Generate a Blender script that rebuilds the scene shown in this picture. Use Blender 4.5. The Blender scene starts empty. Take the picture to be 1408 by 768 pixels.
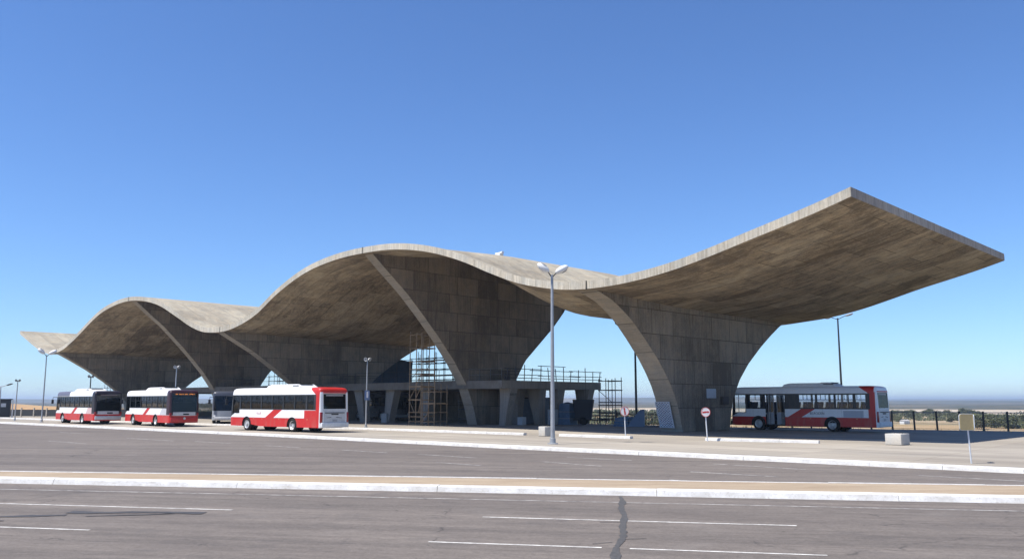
import bpy, bmesh, math, random
import numpy as np
from mathutils import Vector, Matrix
from mathutils.geometry import tessellate_polygon
R = math.radians
rnd = random.Random(11)
scene = bpy.context.scene
COL = scene.collection

# ------------------------------------------------------------------ helpers
class MB:
    """collects shapes, links them as one mesh object"""
    def __init__(s): s.v=[]; s.f=[]; s.m=[]
    def vert(s,p): s.v.append(tuple(p)); return len(s.v)-1
    def face(s,idx,m=0): s.f.append(tuple(idx)); s.m.append(m)
    def poly(s,pts,m=0): s.face([s.vert(p) for p in pts],m)
    def box(s,c,d,m=0,M=None,bev=0.0):
        hx,hy,hz=d[0]/2,d[1]/2,d[2]/2
        if bev<=0:
            P=[Vector((x*hx,y*hy,z*hz)) for z in(-1,1) for y in(-1,1) for x in(-1,1)]
            F=[(0,2,3,1),(4,5,7,6),(0,1,5,4),(2,6,7,3),(0,4,6,2),(1,3,7,5)]
        else:
            b=min(bev,hx*.9,hy*.9,hz*.9)
            bm=bmesh.new(); bmesh.ops.create_cube(bm,size=1)
            bmesh.ops.scale(bm,vec=d,verts=bm.verts)
            bmesh.ops.bevel(bm,geom=bm.edges[:],offset=b,segments=2,affect='EDGES',profile=.5)
            bm.verts.index_update()
            P=[v.co.copy() for v in bm.verts]; F=[tuple(v.index for v in f.verts) for f in bm.faces]; bm.free()
        if M is not None: P=[M@p for p in P]
        c=Vector(c); o=len(s.v)
        s.v+= [tuple(p+c) for p in P]
        for f in F: s.f.append(tuple(i+o for i in f)); s.m.append(m)
    def tube(s,p,q,r,n=8,m=0,r2=None,cap=True):
        p=Vector(p);q=Vector(q);d=(q-p)
        if d.length<1e-6: return
        d.normalize(); a=d.orthogonal().normalized(); b=d.cross(a); r2=r if r2 is None else r2
        o=len(s.v)
        for k in range(n):
            t=2*math.pi*k/n; e=a*math.cos(t)+b*math.sin(t)
            s.v.append(tuple(p+e*r)); s.v.append(tuple(q+e*r2))
        for k in range(n):
            i=o+2*k;j=o+2*((k+1)%n); s.face((i,j,j+1,i+1),m)
        if cap:
            s.face([o+2*k for k in range(n)][::-1],m); s.face([o+2*k+1 for k in range(n)],m)
    def path(s,pts,r,n=6,m=0):
        for a,b in zip(pts[:-1],pts[1:]): s.tube(a,b,r,n,m)
    def ellipsoid(s,c,rad,M=None,nu=12,nv=8,m=0):
        o=len(s.v);c=Vector(c)
        for j in range(nv+1):
            ph=math.pi*j/nv
            for i in range(nu):
                t=2*math.pi*i/nu
                p=Vector((rad[0]*math.sin(ph)*math.cos(t),rad[1]*math.sin(ph)*math.sin(t),rad[2]*math.cos(ph)))
                if M is not None: p=M@p
                s.v.append(tuple(p+c))
        for j in range(nv):
            for i in range(nu):
                a=o+j*nu+i;b=o+j*nu+(i+1)%nu
                s.face((a,a+nu,b+nu,b),m)
    def lathe(s,prof,origin,axis,n=20,m=0):
        """prof: list (radius, height along axis)"""
        axis=Vector(axis).normalized();a=axis.orthogonal().normalized();b=axis.cross(a);o=len(s.v);origin=Vector(origin)
        for r,h in prof:
            for k in range(n):
                t=2*math.pi*k/n; s.v.append(tuple(origin+axis*h+(a*math.cos(t)+b*math.sin(t))*r))
        for j in range(len(prof)-1):
            for k in range(n):
                s.face((o+j*n+k,o+j*n+(k+1)%n,o+(j+1)*n+(k+1)%n,o+(j+1)*n+k),m)
    def prism(s,pts,z0,z1,m=0,mtop=None):
        """vertical prism over a plan polygon; z0/z1 numbers"""
        n=len(pts); o=len(s.v)
        for p in pts: s.v.append((p[0],p[1],z0))
        for p in pts: s.v.append((p[0],p[1],z1))
        tri=tessellate_polygon([[Vector((p[0],p[1],0)) for p in pts]])
        for t in tri:
            s.face([o+n+i for i in t],m if mtop is None else mtop); s.face([o+i for i in t][::-1],m)
        for i in range(n):
            j=(i+1)%n; s.face((o+i,o+j,o+n+j,o+n+i),m)
    def build(s,name,mats,parent=None,smooth=False,merge=False,recalc=True):
        me=bpy.data.meshes.new(name); me.from_pydata(s.v,[],s.f)
        if not isinstance(mats,(list,tuple)): mats=[mats]
        for mt in mats: me.materials.append(mt)
        me.polygons.foreach_set('material_index',s.m)
        if recalc or merge:
            bm=bmesh.new();bm.from_mesh(me)
            if merge: bmesh.ops.remove_doubles(bm,verts=bm.verts,dist=1e-4)
            if recalc: bmesh.ops.recalc_face_normals(bm,faces=bm.faces)
            bm.to_mesh(me);bm.free()
        if smooth:
            me.polygons.foreach_set('use_smooth',[True]*len(me.polygons))
            me.set_sharp_from_angle(angle=R(38))
        me.update()
        o=bpy.data.objects.new(name,me); COL.objects.link(o)
        if parent: o.parent=parent
        return o

def tag(o,label=None,cat=None,group=None,kind=None):
    if label: o['label']=label
    if cat: o['category']=cat
    if group: o['group']=group
    if kind: o['kind']=kind
    return o
def thing(name,label,cat,loc=(0,0,0),rz=0,group=None):
    o=bpy.data.objects.new(name,None);COL.objects.link(o);o.location=loc;o.rotation_euler=(0,0,rz);o.empty_display_size=.3
    return tag(o,label,cat,group)
def copy_tree(o,parent=None):
    c=o.copy();COL.objects.link(c)
    if parent: c.parent=parent
    for ch in list(o.children): copy_tree(ch,c)
    return c

# ------------------------------------------------------------------ materials
class NT:
    def __init__(s,name):
        s.mat=bpy.data.materials.new(name); s.mat.use_nodes=True; s.t=s.mat.node_tree; s.n=s.t.nodes; s.n.clear()
        s.out=s.n.new('ShaderNodeOutputMaterial'); s.b=s.n.new('ShaderNodeBsdfPrincipled'); s.link(s.b.outputs[0],s.out.inputs[0])
    def link(s,a,b): s.t.links.new(a,b)
    def inp(s,sock,v):
        if hasattr(v,'is_output') or isinstance(v,bpy.types.NodeSocket): s.link(v,sock)
        elif v is not None: sock.default_value=v
    def coord(s,kind='Object'): return s.n.new('ShaderNodeTexCoord').outputs[kind]
    def geo(s): return s.n.new('ShaderNodeNewGeometry').outputs['Position']
    def mapv(s,v,sc=(1,1,1),rot=(0,0,0),loc=(0,0,0)):
        m=s.n.new('ShaderNodeMapping');s.link(v,m.inputs[0]);m.inputs[1].default_value=loc;m.inputs[2].default_value=rot;m.inputs[3].default_value=sc;return m.outputs[0]
    def sep(s,v): x=s.n.new('ShaderNodeSeparateXYZ');s.link(v,x.inputs[0]);return x.outputs
    def comb(s,x,y,z=0.0):
        c=s.n.new('ShaderNodeCombineXYZ')
        for i,q in enumerate((x,y,z)): s.inp(c.inputs[i],q)
        return c.outputs[0]
    def noise(s,v,scale=5,detail=4,rough=.6,dist=0):
        n=s.n.new('ShaderNodeTexNoise');s.link(v,n.inputs['Vector']);n.inputs['Scale'].default_value=scale;n.inputs['Detail'].default_value=detail;n.inputs['Roughness'].default_value=rough;n.inputs['Distortion'].default_value=dist;return n.outputs['Fac']
    def ramp(s,f,stops,interp='LINEAR'):
        r=s.n.new('ShaderNodeValToRGB');s.link(f,r.inputs[0]);e=r.color_ramp.elements;r.color_ramp.interpolation=interp
        while len(e)<len(stops): e.new(.5)
        for k,(p,c) in enumerate(stops):
            e[k].position=p; e[k].color=(c,c,c,1) if not isinstance(c,(tuple,list)) else (*c[:3],1)
        return r.outputs[0]
    def mix(s,f,a,b,mode='MIX'):
        m=s.n.new('ShaderNodeMix');m.data_type='RGBA';m.blend_type=mode
        s.inp(m.inputs[0],f)
        for i,q in ((6,a),(7,b)):
            if isinstance(q,(tuple,list)): q=(*q[:3],1)
            s.inp(m.inputs[i],q)
        return m.outputs[2]
    def math(s,op,a,b=None,c=None):
        m=s.n.new('ShaderNodeMath');m.operation=op
        s.inp(m.inputs[0],a)
        if b is not None: s.inp(m.inputs[1],b)
        if c is not None: s.inp(m.inputs[2],c)
        return m.outputs[0]
    def mul(s,a,b): return s.math('MULTIPLY',a,b)
    def bump(s,h,strength=.3,dist=.02):
        b=s.n.new('ShaderNodeBump');b.inputs['Strength'].default_value=strength;b.inputs['Distance'].default_value=dist;s.link(h,b.inputs['Height']);s.link(b.outputs[0],s.b.inputs['Normal'])
    def set(s,color=None,rough=None,metal=None,spec=None,coat=None):
        for k,v in (('Base Color',color),('Roughness',rough),('Metallic',metal),('Specular IOR Level',spec),('Coat Weight',coat)):
            if v is None: continue
            if isinstance(v,(tuple,list)): v=(*v[:3],1)
            s.inp(s.b.inputs[k],v)
        return s.mat
MATS={}
def plain(name,color,rough=.6,metal=0,spec=.4,var=.12,scale=6,coat=None):
    if name in MATS: return MATS[name]
    t=NT(name);c=t.coord('Object');n=t.noise(c,scale,4)
    col=t.mix(1.0,color,t.ramp(n,[(.3,1-var),(.7,1+var*.5)]),'MULTIPLY')
    MATS[name]=t.set(col,t.ramp(n,[(.3,max(0,rough-.06)),(.7,min(1,rough+.06))]),metal,spec,coat);return MATS[name]

def concrete(name,axes,base,dark,brick=(2.4,1.8),board_axis='z',streak=.35,contrast=.22,brickvar=.6,bscale=.14,stain=.4):
    """board-formed concrete; axes = the two local axes the formwork panels lie on"""
    t=NT(name);c=t.coord('Object');s=t.sep(c);ix={'x':0,'y':1,'z':2}
    a,b=s[ix[axes[0]]],s[ix[axes[1]]]
    uv=t.comb(a,b,0.0)
    br=t.n.new('ShaderNodeTexBrick');t.link(uv,br.inputs['Vector'])
    br.offset=.37;br.inputs['Scale'].default_value=1;br.inputs['Brick Width'].default_value=brick[0];br.inputs['Row Height'].default_value=brick[1]
    br.inputs['Mortar Size'].default_value=.038;br.inputs['Mortar Smooth'].default_value=.4;br.inputs['Bias'].default_value=0
    br.inputs['Color1'].default_value=(0,0,0,1);br.inputs['Color2'].default_value=(1,1,1,1);br.inputs['Mortar'].default_value=(.5,.5,.5,1)
    big=t.noise(c,.16,5,.6)
    mid=t.noise(c,1.1,5,.65)
    fine=t.noise(c,9,4,.7)
    sc={'x':(.22,5,5),'y':(5,.22,5),'z':(5,5,.25)}[board_axis]
    st=t.noise(t.mapv(c,sc),1.4,4,.65,.4)
    sc2={'x':(.10,1.1,1.1),'y':(1.1,.10,1.1),'z':(1.1,1.1,.10)}[board_axis]
    st2=t.noise(t.mapv(c,sc2),1.2,5,.7,.6)
    st3=t.noise(t.mapv(c,tuple(q*3 for q in sc)),1.7,3,.7,.2)
    f=t.math('ADD',t.mul(big,.9),t.mul(mid,.5)); f=t.math('ADD',f,t.mul(st,streak)); f=t.math('ADD',f,t.mul(st2,stain)); f=t.math('ADD',f,t.mul(br.outputs['Color'],bscale*brickvar))
    f=t.math('ADD',f,t.mul(t.math('SUBTRACT',t.math('ADD',st3,fine),1.0),.55))
    mean=.45+.25+.5*streak+.5*stain+.5*bscale*brickvar
    col=t.mix(t.ramp(t.math('ADD',t.math('SUBTRACT',f,mean),.5),[(.5-contrast,0.0),(.5+contrast,1.0)]),dark,base)
    tone=t.mix(t.ramp(mid,[(.35,0.0),(.65,1.0)]),(.96,1.0,1.05),(1.06,1.0,.93))
    col=t.mix(.8,col,tone,'MULTIPLY')
    col=t.mix(t.mul(br.outputs['Fac'],t.ramp(mid,[(.3,.35),(.7,.85)])),col,tuple(x*.4 for x in dark))
    h=t.math('ADD',t.mul(st,.6),t.mul(fine,.4)); h=t.math('SUBTRACT',h,t.mul(br.outputs['Fac'],.8))
    t.bump(h,.35,.02)
    return t.set(col,.9,0,.2)

M_wall=concrete('concrete_wall',('y','z'),(.295,.254,.200),(.126,.104,.080),(2.7,1.75),'z',.6,.26,1.3,.27,.5)
M_soffit=concrete('concrete_soffit',('x','y'),(.455,.380,.268),(.152,.119,.082),(3.6,2.4),'x',.65,.25,1.2,.20,.95)
M_top=concrete('concrete_roof_top',('x','y'),(.41,.37,.285),(.22,.19,.145),(3.6,2.4),'x',.6,.28,.9,.2,.7)
M_fascia=concrete('concrete_fascia',('x','z'),(.56,.52,.43),(.30,.27,.215),(30.,30.),'z',1.4,.30,.4,.1,.2)
M_pieredge=concrete('concrete_pier_edge',('x','z'),(.395,.35,.283),(.225,.195,.153),(30,1.9),'x',.5,.3,.5,.2,.3)
M_slab=concrete('concrete_mezzanine',('x','y'),(.34,.31,.27),(.22,.195,.165),(6,6),'z',.8,.3,.5,.15,.3)
M_dark_joint=plain('joint_dark',(.03,.028,.025),.9)
M_white_paint=plain('white_paint',(.74,.74,.72),.5,0,.4,.12,4)
M_steel_g=plain('galvanised_steel',(.42,.43,.44),.45,.6,.5)
M_steel_d=plain('dark_steel',(.03,.032,.036),.5,.2,.4)
M_steel_rust=plain('rusty_scaffold_tube',(.30,.215,.135),.6,.2,.4,.35,3)
M_steel_grey=plain('grey_scaffold_tube',(.10,.105,.11),.55,.3,.4,.3,3)
M_plank=plain('scaffold_plank',(.42,.31,.20),.8,0,.2,.3,2)
M_head=plain('lamp_head_white',(.72,.72,.70),.35,0,.5,.06)
M_glassdark=plain('lamp_glass',(.25,.26,.27),.15,0,.6,.05)
M_pole=plain('lamp_pole_grey',(.33,.345,.36),.45,.3,.5,.15,2)
M_rubber=plain('tyre_rubber',(.022,.021,.02),.85,0,.2,.2,8)
M_rim=plain('steel_rim',(.52,.52,.51),.4,.4,.5,.2,8)
M_under=plain('underbody_black',(.012,.012,.012),.8)
M_int=plain('bus_interior',(.05,.055,.065),.8,0,.2,.3)
M_seat=plain('bus_seat',(.045,.06,.10),.75,0,.2,.3,3)
M_tarp=plain('blue_tarpaulin',(.10,.17,.26),.5,0,.4,.35,3)
M_board=plain('grey_blue_board',(.16,.19,.23),.7,0,.3,.2,3)
M_block=concrete('concrete_block',('x','z'),(.55,.53,.48),(.40,.38,.34),(30,30),'x',.2,.3,.2,.1,.3)

def glass(name,tint,refl=.05,rough=.03,cap=.5):
    t=NT(name);t.n.remove(t.b)
    tr=t.n.new('ShaderNodeBsdfTransparent');tr.inputs[0].default_value=(*tint,1)
    gl=t.n.new('ShaderNodeBsdfGlossy');gl.inputs['Roughness'].default_value=rough;gl.inputs[0].default_value=(.9,.93,.95,1)
    fr=t.n.new('ShaderNodeLayerWeight');fr.inputs[0].default_value=.5
    w=t.n.new('ShaderNodeTexCoord').outputs['Object']
    ns=t.noise(w,.9,2)
    bp=t.n.new('ShaderNodeBump');bp.inputs['Strength'].default_value=.06;bp.inputs['Distance'].default_value=.05;t.link(ns,bp.inputs['Height']);t.link(bp.outputs[0],gl.inputs['Normal'])
    f=t.math('MINIMUM',t.math('ADD',t.math('MULTIPLY',t.math('POWER',fr.outputs['Facing'],4.0),.7),.03+refl),cap)
    mx=t.n.new('ShaderNodeMixShader');t.link(f,mx.inputs[0]);t.link(tr.outputs[0],mx.inputs[1]);t.link(gl.outputs[0],mx.inputs[2]);t.link(mx.outputs[0],t.out.inputs[0])
    return t.mat
M_glass=glass('bus_window_glass',(.075,.095,.12),.015)
M_glass_clear=glass('bus_clear_glass',(.84,.88,.90),.02)
M_glass_dk=glass('bus_rear_glass',(.10,.11,.12),.0,.03,.09)

# ground-like materials
def mat_asphalt():
    t=NT('asphalt');c=t.geo()
    d=t.mapv(c,(1,1,1),(0,0,R(10.5)))
    big=t.noise(t.mapv(d,(.05,.22,1)),1,5,.65,.6)
    streak=t.noise(t.mapv(d,(.05,1.1,1)),1,5,.7,.3)
    fine=t.noise(c,38,3,.75);grit=t.noise(c,120,2,.8);mid=t.noise(c,1.6,5,.7)
    col=t.mix(t.ramp(big,[(.33,0.0),(.68,1.0)]),(.128,.109,.094),(.184,.158,.136))
    col=t.mix(t.ramp(streak,[(.48,0.0),(.70,.75)]),col,(.096,.084,.075))
    col=t.mix(t.ramp(streak,[(.28,.6),(.46,0.0)]),col,(.215,.186,.160))
    col=t.mix(t.ramp(mid,[(.60,0.0),(.75,.45)]),col,(.075,.068,.068))
    col=t.mix(.9,col,t.ramp(fine,[(.25,.78),(.75,1.2)]),'MULTIPLY')
    col=t.mix(.7,col,t.ramp(grit,[(.25,.70),(.75,1.28)]),'MULTIPLY')
    sp=t.noise(c,13,4,.75); col=t.mix(.75,col,t.ramp(sp,[(.28,.72),(.5,1.0),(.72,1.26)]),'MULTIPLY')
    sp3=t.noise(t.mapv(d,(1.3,5.5,1)),1,4,.75); col=t.mix(.8,col,t.ramp(sp3,[(.30,.80),(.5,1.0),(.70,1.18)]),'MULTIPLY')
    sp2=t.noise(c,.45,5,.7); col=t.mix(t.ramp(sp2,[(.55,0.0),(.72,.5)]),col,(.088,.080,.076)); col=t.mix(t.ramp(sp2,[(.28,.4),(.42,0.0)]),col,(.20,.178,.158))
    # fine cracks
    v=t.n.new('ShaderNodeTexVoronoi');v.feature='DISTANCE_TO_EDGE';v.inputs['Scale'].default_value=.16
    wob=t.n.new('ShaderNodeTexNoise');t.link(c,wob.inputs['Vector']);wob.inputs['Scale'].default_value=.9;wob.inputs['Detail'].default_value=5
    wv=t.n.new('ShaderNodeVectorMath');wv.operation='MULTIPLY_ADD';t.link(wob.outputs['Color'],wv.inputs[0]);wv.inputs[1].default_value=(1.6,1.6,0);t.link(c,wv.inputs[2]);t.link(wv.outputs[0],v.inputs['Vector'])
    crack=t.ramp(v.outputs['Distance'],[(.0,1.0),(.004,0.0)])
    crack=t.mul(crack,t.ramp(mid,[(.45,0.0),(.6,.7)]))
    col=t.mix(crack,col,(.03,.028,.028))
    h=t.math('ADD',t.mul(fine,.5),t.mul(grit,.5));t.bump(h,.5,.012)
    return t.set(col,t.ramp(big,[(.3,.78),(.7,.92)]),0,.25)
def mat_pave():
    t=NT('tan_paving');c=t.geo()
    d=t.mapv(c,(1,1,1),(0,0,R(41)))
    big=t.noise(t.mapv(d,(.04,.16,1)),1,5,.65,.5)
    streak=t.noise(t.mapv(d,(.07,.8,1)),1,5,.7,.3)
    mid=t.noise(c,.9,5,.7);fine=t.noise(c,22,3,.7)
    col=t.mix(t.ramp(big,[(.33,0.0),(.67,1.0)]),(.28,.25,.207),(.385,.348,.292))
    col=t.mix(t.ramp(streak,[(.46,0.0),(.68,.7)]),col,(.185,.165,.142))
    col=t.mix(t.ramp(mid,[(.58,0.0),(.75,.4)]),col,(.24,.21,.18))
    br=t.n.new('ShaderNodeTexBrick');t.link(d,br.inputs['Vector']);br.offset=0
    br.inputs['Scale'].default_value=1;br.inputs['Brick Width'].default_value=5;br.inputs['Row Height'].default_value=3.4;br.inputs['Mortar Size'].default_value=.02;br.inputs['Color1'].default_value=(.9,.9,.9,1);br.inputs['Color2'].default_value=(1.08,1.06,1.03,1);br.inputs['Mortar'].default_value=(.6,.57,.53,1)
    col=t.mix(.8,col,br.outputs['Color'],'MULTIPLY')
    col=t.mix(.8,col,t.ramp(fine,[(.25,.85),(.75,1.15)]),'MULTIPLY')
    t.bump(fine,.3,.01)
    return t.set(col,.9,0,.2)
def mat_median():
    t=NT('median_soil_paving');c=t.geo()
    big=t.noise(t.mapv(c,(.35,1.6,1),(0,0,R(10))),1,5,.7,.4);fine=t.noise(c,30,3,.7)
    col=t.mix(t.ramp(big,[(.3,0.0),(.7,1.0)]),(.27,.205,.14),(.39,.315,.225))
    col=t.mix(.8,col,t.ramp(fine,[(.25,.82),(.75,1.15)]),'MULTIPLY')
    t.bump(fine,.4,.01);return t.set(col,.95,0,.15)
def mat_kerb():
    t=NT('whitewashed_kerb');c=t.geo();n=t.noise(c,2.2,5,.7);f=t.noise(c,16,4,.7);s=t.noise(t.mapv(c,(.8,.8,9)),1.5,4,.7)
    col=t.mix(t.ramp(n,[(.35,0.0),(.65,1.0)]),(.50,.485,.455),(.66,.65,.63))
    col=t.mix(t.ramp(f,[(.56,0.0),(.70,.65)]),col,(.34,.31,.27))
    col=t.mix(t.ramp(s,[(.54,0.0),(.70,.55)]),col,(.38,.34,.29))
    t.bump(f,.4,.01);return t.set(col,.85,0,.25)
def mat_line():
    t=NT('worn_road_paint');c=t.geo();n=t.noise(c,5,5,.75);g=t.noise(c,70,2,.8)
    col=t.mix(t.ramp(n,[(.38,.75),(.62,0.0)]),(.66,.64,.59),(.27,.25,.235))
    col=t.mix(.6,col,t.ramp(g,[(.3,.7),(.7,1.15)]),'MULTIPLY');return t.set(col,.8,0,.2)
def mat_faint():
    t=NT('faded_road_paint');c=t.geo();n=t.noise(c,3,5,.75);g=t.noise(c,50,2,.8)
    col=t.mix(t.ramp(n,[(.35,1.0),(.62,0.0)]),(.48,.46,.43),(.16,.145,.138))
    col=t.mix(.6,col,t.ramp(g,[(.3,.7),(.7,1.15)]),'MULTIPLY');return t.set(col,.8,0,.2)
def mat_terrain():
    t=NT('dry_savanna');c=t.geo()
    n1=t.noise(t.mapv(c,(.004,.011,.0)),1,6,.62,.8)
    n2=t.noise(t.mapv(c,(.0016,.005,.0),(0,0,.3),(7,3,0)),1,6,.6,.5)
    n3=t.noise(c,.12,5,.7);n4=t.noise(c,1.6,4,.7)
    col=t.mix(t.ramp(n1,[(.36,0.0),(.60,1.0)]),(.165,.145,.070),(.37,.25,.135))
    col=t.mix(t.ramp(n2,[(.50,0.0),(.62,.85)]),col,(.46,.375,.27))
    col=t.mix(t.ramp(n2,[(.36,.9),(.46,0.0)]),col,(.060,.070,.034))
    col=t.mix(t.ramp(n3,[(.58,0.0),(.72,.5)]),col,(.115,.105,.05))
    col=t.mix(t.ramp(n3,[(.25,.5),(.42,0.0)]),col,(.42,.28,.165))
    ln=t.n.new('ShaderNodeVectorMath');ln.operation='LENGTH';t.link(c,ln.inputs[0])
    wob=t.noise(t.mapv(c,(.002,.002,0),(0,0,0),(2,5,0)),1,5,.65)
    rr_=t.math('ADD',ln.outputs['Value'],t.mul(t.math('SUBTRACT',wob,.5),900))
    rn=t.math('DIVIDE',rr_,4000)
    pale=t.ramp(rn,[(.135,0.0),(.165,.85),(.225,.85),(.25,0.0)])
    col=t.mix(pale,col,t.mix(t.ramp(n3,[(.3,0.0),(.7,1.0)]),(.40,.33,.24),(.54,.46,.36)))
    wood=t.ramp(rn,[(.235,0.0),(.26,.95),(1,.95)])
    col=t.mix(t.mul(wood,t.ramp(n1,[(.40,1.0),(.62,.72)])),col,(.035,.045,.032))
    col=t.mix(.7,col,t.ramp(n4,[(.3,.75),(.7,1.2)]),'MULTIPLY')
    t.bump(n4,.6,.05);return t.set(col,.95,0,.1)
def mat_hill():
    t=NT('far_wooded_hills');c=t.geo()
    n=t.noise(t.mapv(c,(.0022,.0022,.010)),1,6,.65);n2=t.noise(t.mapv(c,(.0007,.0007,.004),(0,0,0),(3,1,0)),1,5,.6)
    col=t.mix(t.ramp(n,[(.38,0.0),(.62,1.0)]),(.045,.055,.035),(.16,.135,.08))
    col=t.mix(t.ramp(n2,[(.55,0.0),(.66,.7)]),col,(.36,.30,.22));return t.set(col,.95,0,.1)
M_asphalt=mat_asphalt();M_pave=mat_pave();M_median=mat_median();M_kerb=mat_kerb();M_line=mat_line();M_faint=mat_faint();M_terrain=mat_terrain();M_hill=mat_hill()
def mat_leaf(name,a,b):
    t=NT(name);c=t.coord('Object');n=t.noise(c,1.7,3);i=t.n.new('ShaderNodeObjectInfo').outputs['Random']
    col=t.mix(t.ramp(n,[(.35,0.0),(.65,1.0)]),a,b);col=t.mix(.6,col,t.ramp(i,[(0,.75),(1,1.3)]),'MULTIPLY');return t.set(col,.75,0,.25)
M_leaf=mat_leaf('foliage_olive',(.050,.064,.027),(.125,.128,.058))
M_leaf2=mat_leaf('foliage_dry',(.07,.075,.03),(.15,.135,.06))
M_bark=plain('bark',(.10,.08,.06),.9)

# ------------------------------------------------------------------ frames and placement
TH=R(45.8636); OX,OY=5.158,55.095; BAY=25.22; LEN=28.3; TIPR=-17.4
AX=Vector((-math.sin(TH),math.cos(TH))); DX=Vector((math.cos(TH),math.sin(TH)))
def W(w,v): return Vector((OX,OY))+AX*w+DX*v
def smooth(t): t=max(0,min(1,t)); return t*t*(3-2*t)

# ------------------------------------------------------------------ terrain
def plateau_dist(x,y):
    s1=(x-30.5)*.51+(y-68.8)*.86-.8
    q=Vector((x,y))-Vector((OX,OY)); s2=q.dot(DX)-25.5
    return max(s1,s2)
def nz(x,y,s,seed=0):
    from mathutils import noise
    return noise.noise(Vector((x*s+seed*17.3,y*s-seed*9.1,seed*3.7)))
def terrain_h(x,y):
    r=math.hypot(x,y); s=plateau_dist(x,y)
    base=-.30-.02*max(0,min(s,3))
    if s>0: base-= 5.6*smooth((s-1)/75)
    und=(nz(x,y,.006,1)*2.2+nz(x,y,.02,2)*.5)*smooth((s-30)/160)
    far=smooth((r-900)/1800)*3.2+nz(x,y,.0015,3)*2.5*smooth((r-700)/900)
    return base+und+far
m=MB(); NA=288; rs=[2.0]
while rs[-1]<11000: rs.append(rs[-1]*1.075+.9)
for r in rs:
    for k in range(NA):
        a=2*math.pi*k/NA; x,y=r*math.cos(a),r*math.sin(a); m.v.append((x,y,terrain_h(x,y)))
for j in range(len(rs)-1):
    for k in range(NA):
        k2=(k+1)%NA; m.face((j*NA+k,(j+1)*NA+k,(j+1)*NA+k2,j*NA+k2))
m.face(list(range(NA)))
tag(m.build('ground',M_terrain,smooth=True),kind='structure')

# far ridges, real hills several km off
def ridge(name,r0,r1,a0,a1,h0,h1,seed,foot=-8,step=.35):
    m=MB(); n=int((a1-a0)/step)+1; K=7
    for i in range(n):
        a=R(a0+(a1-a0)*i/(n-1))
        env=smooth(min(i,n-1-i)/(n*.12))
        hh=h0+(h1-h0)*(i/(n-1))
        top=hh*(.78+.30*nz(math.cos(a)*r0,math.sin(a)*r0,.0009,seed)+.10*nz(math.cos(a)*r0,math.sin(a)*r0,.004,seed+1)+.04*nz(math.cos(a)*r0,math.sin(a)*r0,.015,seed+2))*env
        for k in range(K):
            t=k/(K-1); r=r0+(r1-r0)*t; z=foot+(top-foot)*math.sin(math.pi*t)**.8+ (nz(math.cos(a)*r,math.sin(a)*r,.003,seed+4)*6 if 0<k<K-1 else 0)*.5
            m.v.append((math.sin(a)*r,math.cos(a)*r,z))
    for i in range(n-1):
        for k in range(K-1):
            m.face((i*K+k,i*K+k+1,(i+1)*K+k+1,(i+1)*K+k))
    return tag(m.build(name,M_hill,smooth=True),kind='structure')
ridge('hills',5200,7600,-75,75,20,17,5)
ridge('hills',3600,4700,-50,-14,14,16,9)
ridge('hills',3300,4600,1,19,24,26,13)
ridge('hills',2600,3500,16,60,4,7,17)

# ------------------------------------------------------------------ asphalt, plaza, kerbs, median
ZA=-.13
m=MB(); m.poly([(-190,-14,ZA),(170,-14,ZA),(170,32,ZA),(60,60,ZA),(-20,72,ZA),(-60,110,ZA),(-178,212,ZA),(-215,190,ZA)])
tag(m.build('asphalt_road',M_asphalt),kind='structure')
m=MB(); m.poly([(-190,-22,-.02),(170,-22,-.02),(170,-14,-.02),(-190,-14,-.02)]); m.box((-10,-14.1,-.1),(360,.2,.18))
tag(m.build('footpath',M_pave),kind='structure')
def offset_line(pts,d):
    out=[]
    for i,p in enumerate(pts):
        a=Vector(pts[max(0,i-1)]);b=Vector(pts[min(len(pts)-1,i+1)]);t=(b-a).normalized();n=Vector((-t.y,t.x));out.append(Vector(p)+n*d)
    return out
kerb_line=[(-160.,184.9),(-55.2,92.4),(-17.8,59.7),(0,43.4),(17.0,28.7),(21.5,25.1),(27,22.0),(36,19.3),(60,14.6),(150,-2.)]
back=[W(-3,24.2),W(175,24.2)]
plaza=[tuple(q) for q in offset_line(kerb_line,.22)]+[(150,-2.),(120,16.2)]+[(30.7,69.3),(22.5,75.2)]+[tuple(b) for b in back]
plaza=[p for i,p in enumerate(plaza) if i==0 or p!=plaza[i-1]]
m=MB(); m.prism(plaza,-.32,0)
tag(m.build('plaza_paving',M_pave),kind='structure')

def resample(pts,step):
    out=[];
    for a,b in zip(pts[:-1],pts[1:]):
        a=Vector(a);b=Vector(b);n=max(1,int((b-a).length/step))
        for i in range(n): out.append(a.lerp(b,i/n))
    out.append(Vector(pts[-1]));return out
def kerb_mesh(name,pts,wid,z0,z1,mat,stone=2.0,gap=.02,batter=.04,seed=0):
    """row of kerb stones along pts; body lies to the left of the walking direction"""
    rr=random.Random(seed); m=MB(); P=resample(pts,stone)
    for i in range(len(P)-1):
        a,b=P[i],P[i+1];t=(b-a).normalized();n=Vector((-t.y,t.x)); a2=a+t*gap/2;b2=b-t*gap/2
        dz=rr.uniform(-.008,.008);dn=n*rr.uniform(-.012,.012); bv=.025
        prof=[(0-batter,z0),(0-.0,z1-bv+dz),(bv,z1+dz),(wid,z1+dz),(wid,z0)]
        o=len(m.v)
        for q in (a2,b2):
            for u,z in prof: m.v.append((*(q+dn+n*u),z))
        k=len(prof)
        for j in range(k-1): m.face((o+j,o+j+1,o+k+j+1,o+k+j))
        m.face([o+j for j in range(k)]);m.face([o+k+j for j in range(k)])
    return tag(m.build(name,mat),kind='structure')
kerb_mesh('plaza_kerb',kerb_line,.42,ZA-.1,.035,M_kerb,2.4,.012,.05,1)

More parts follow.
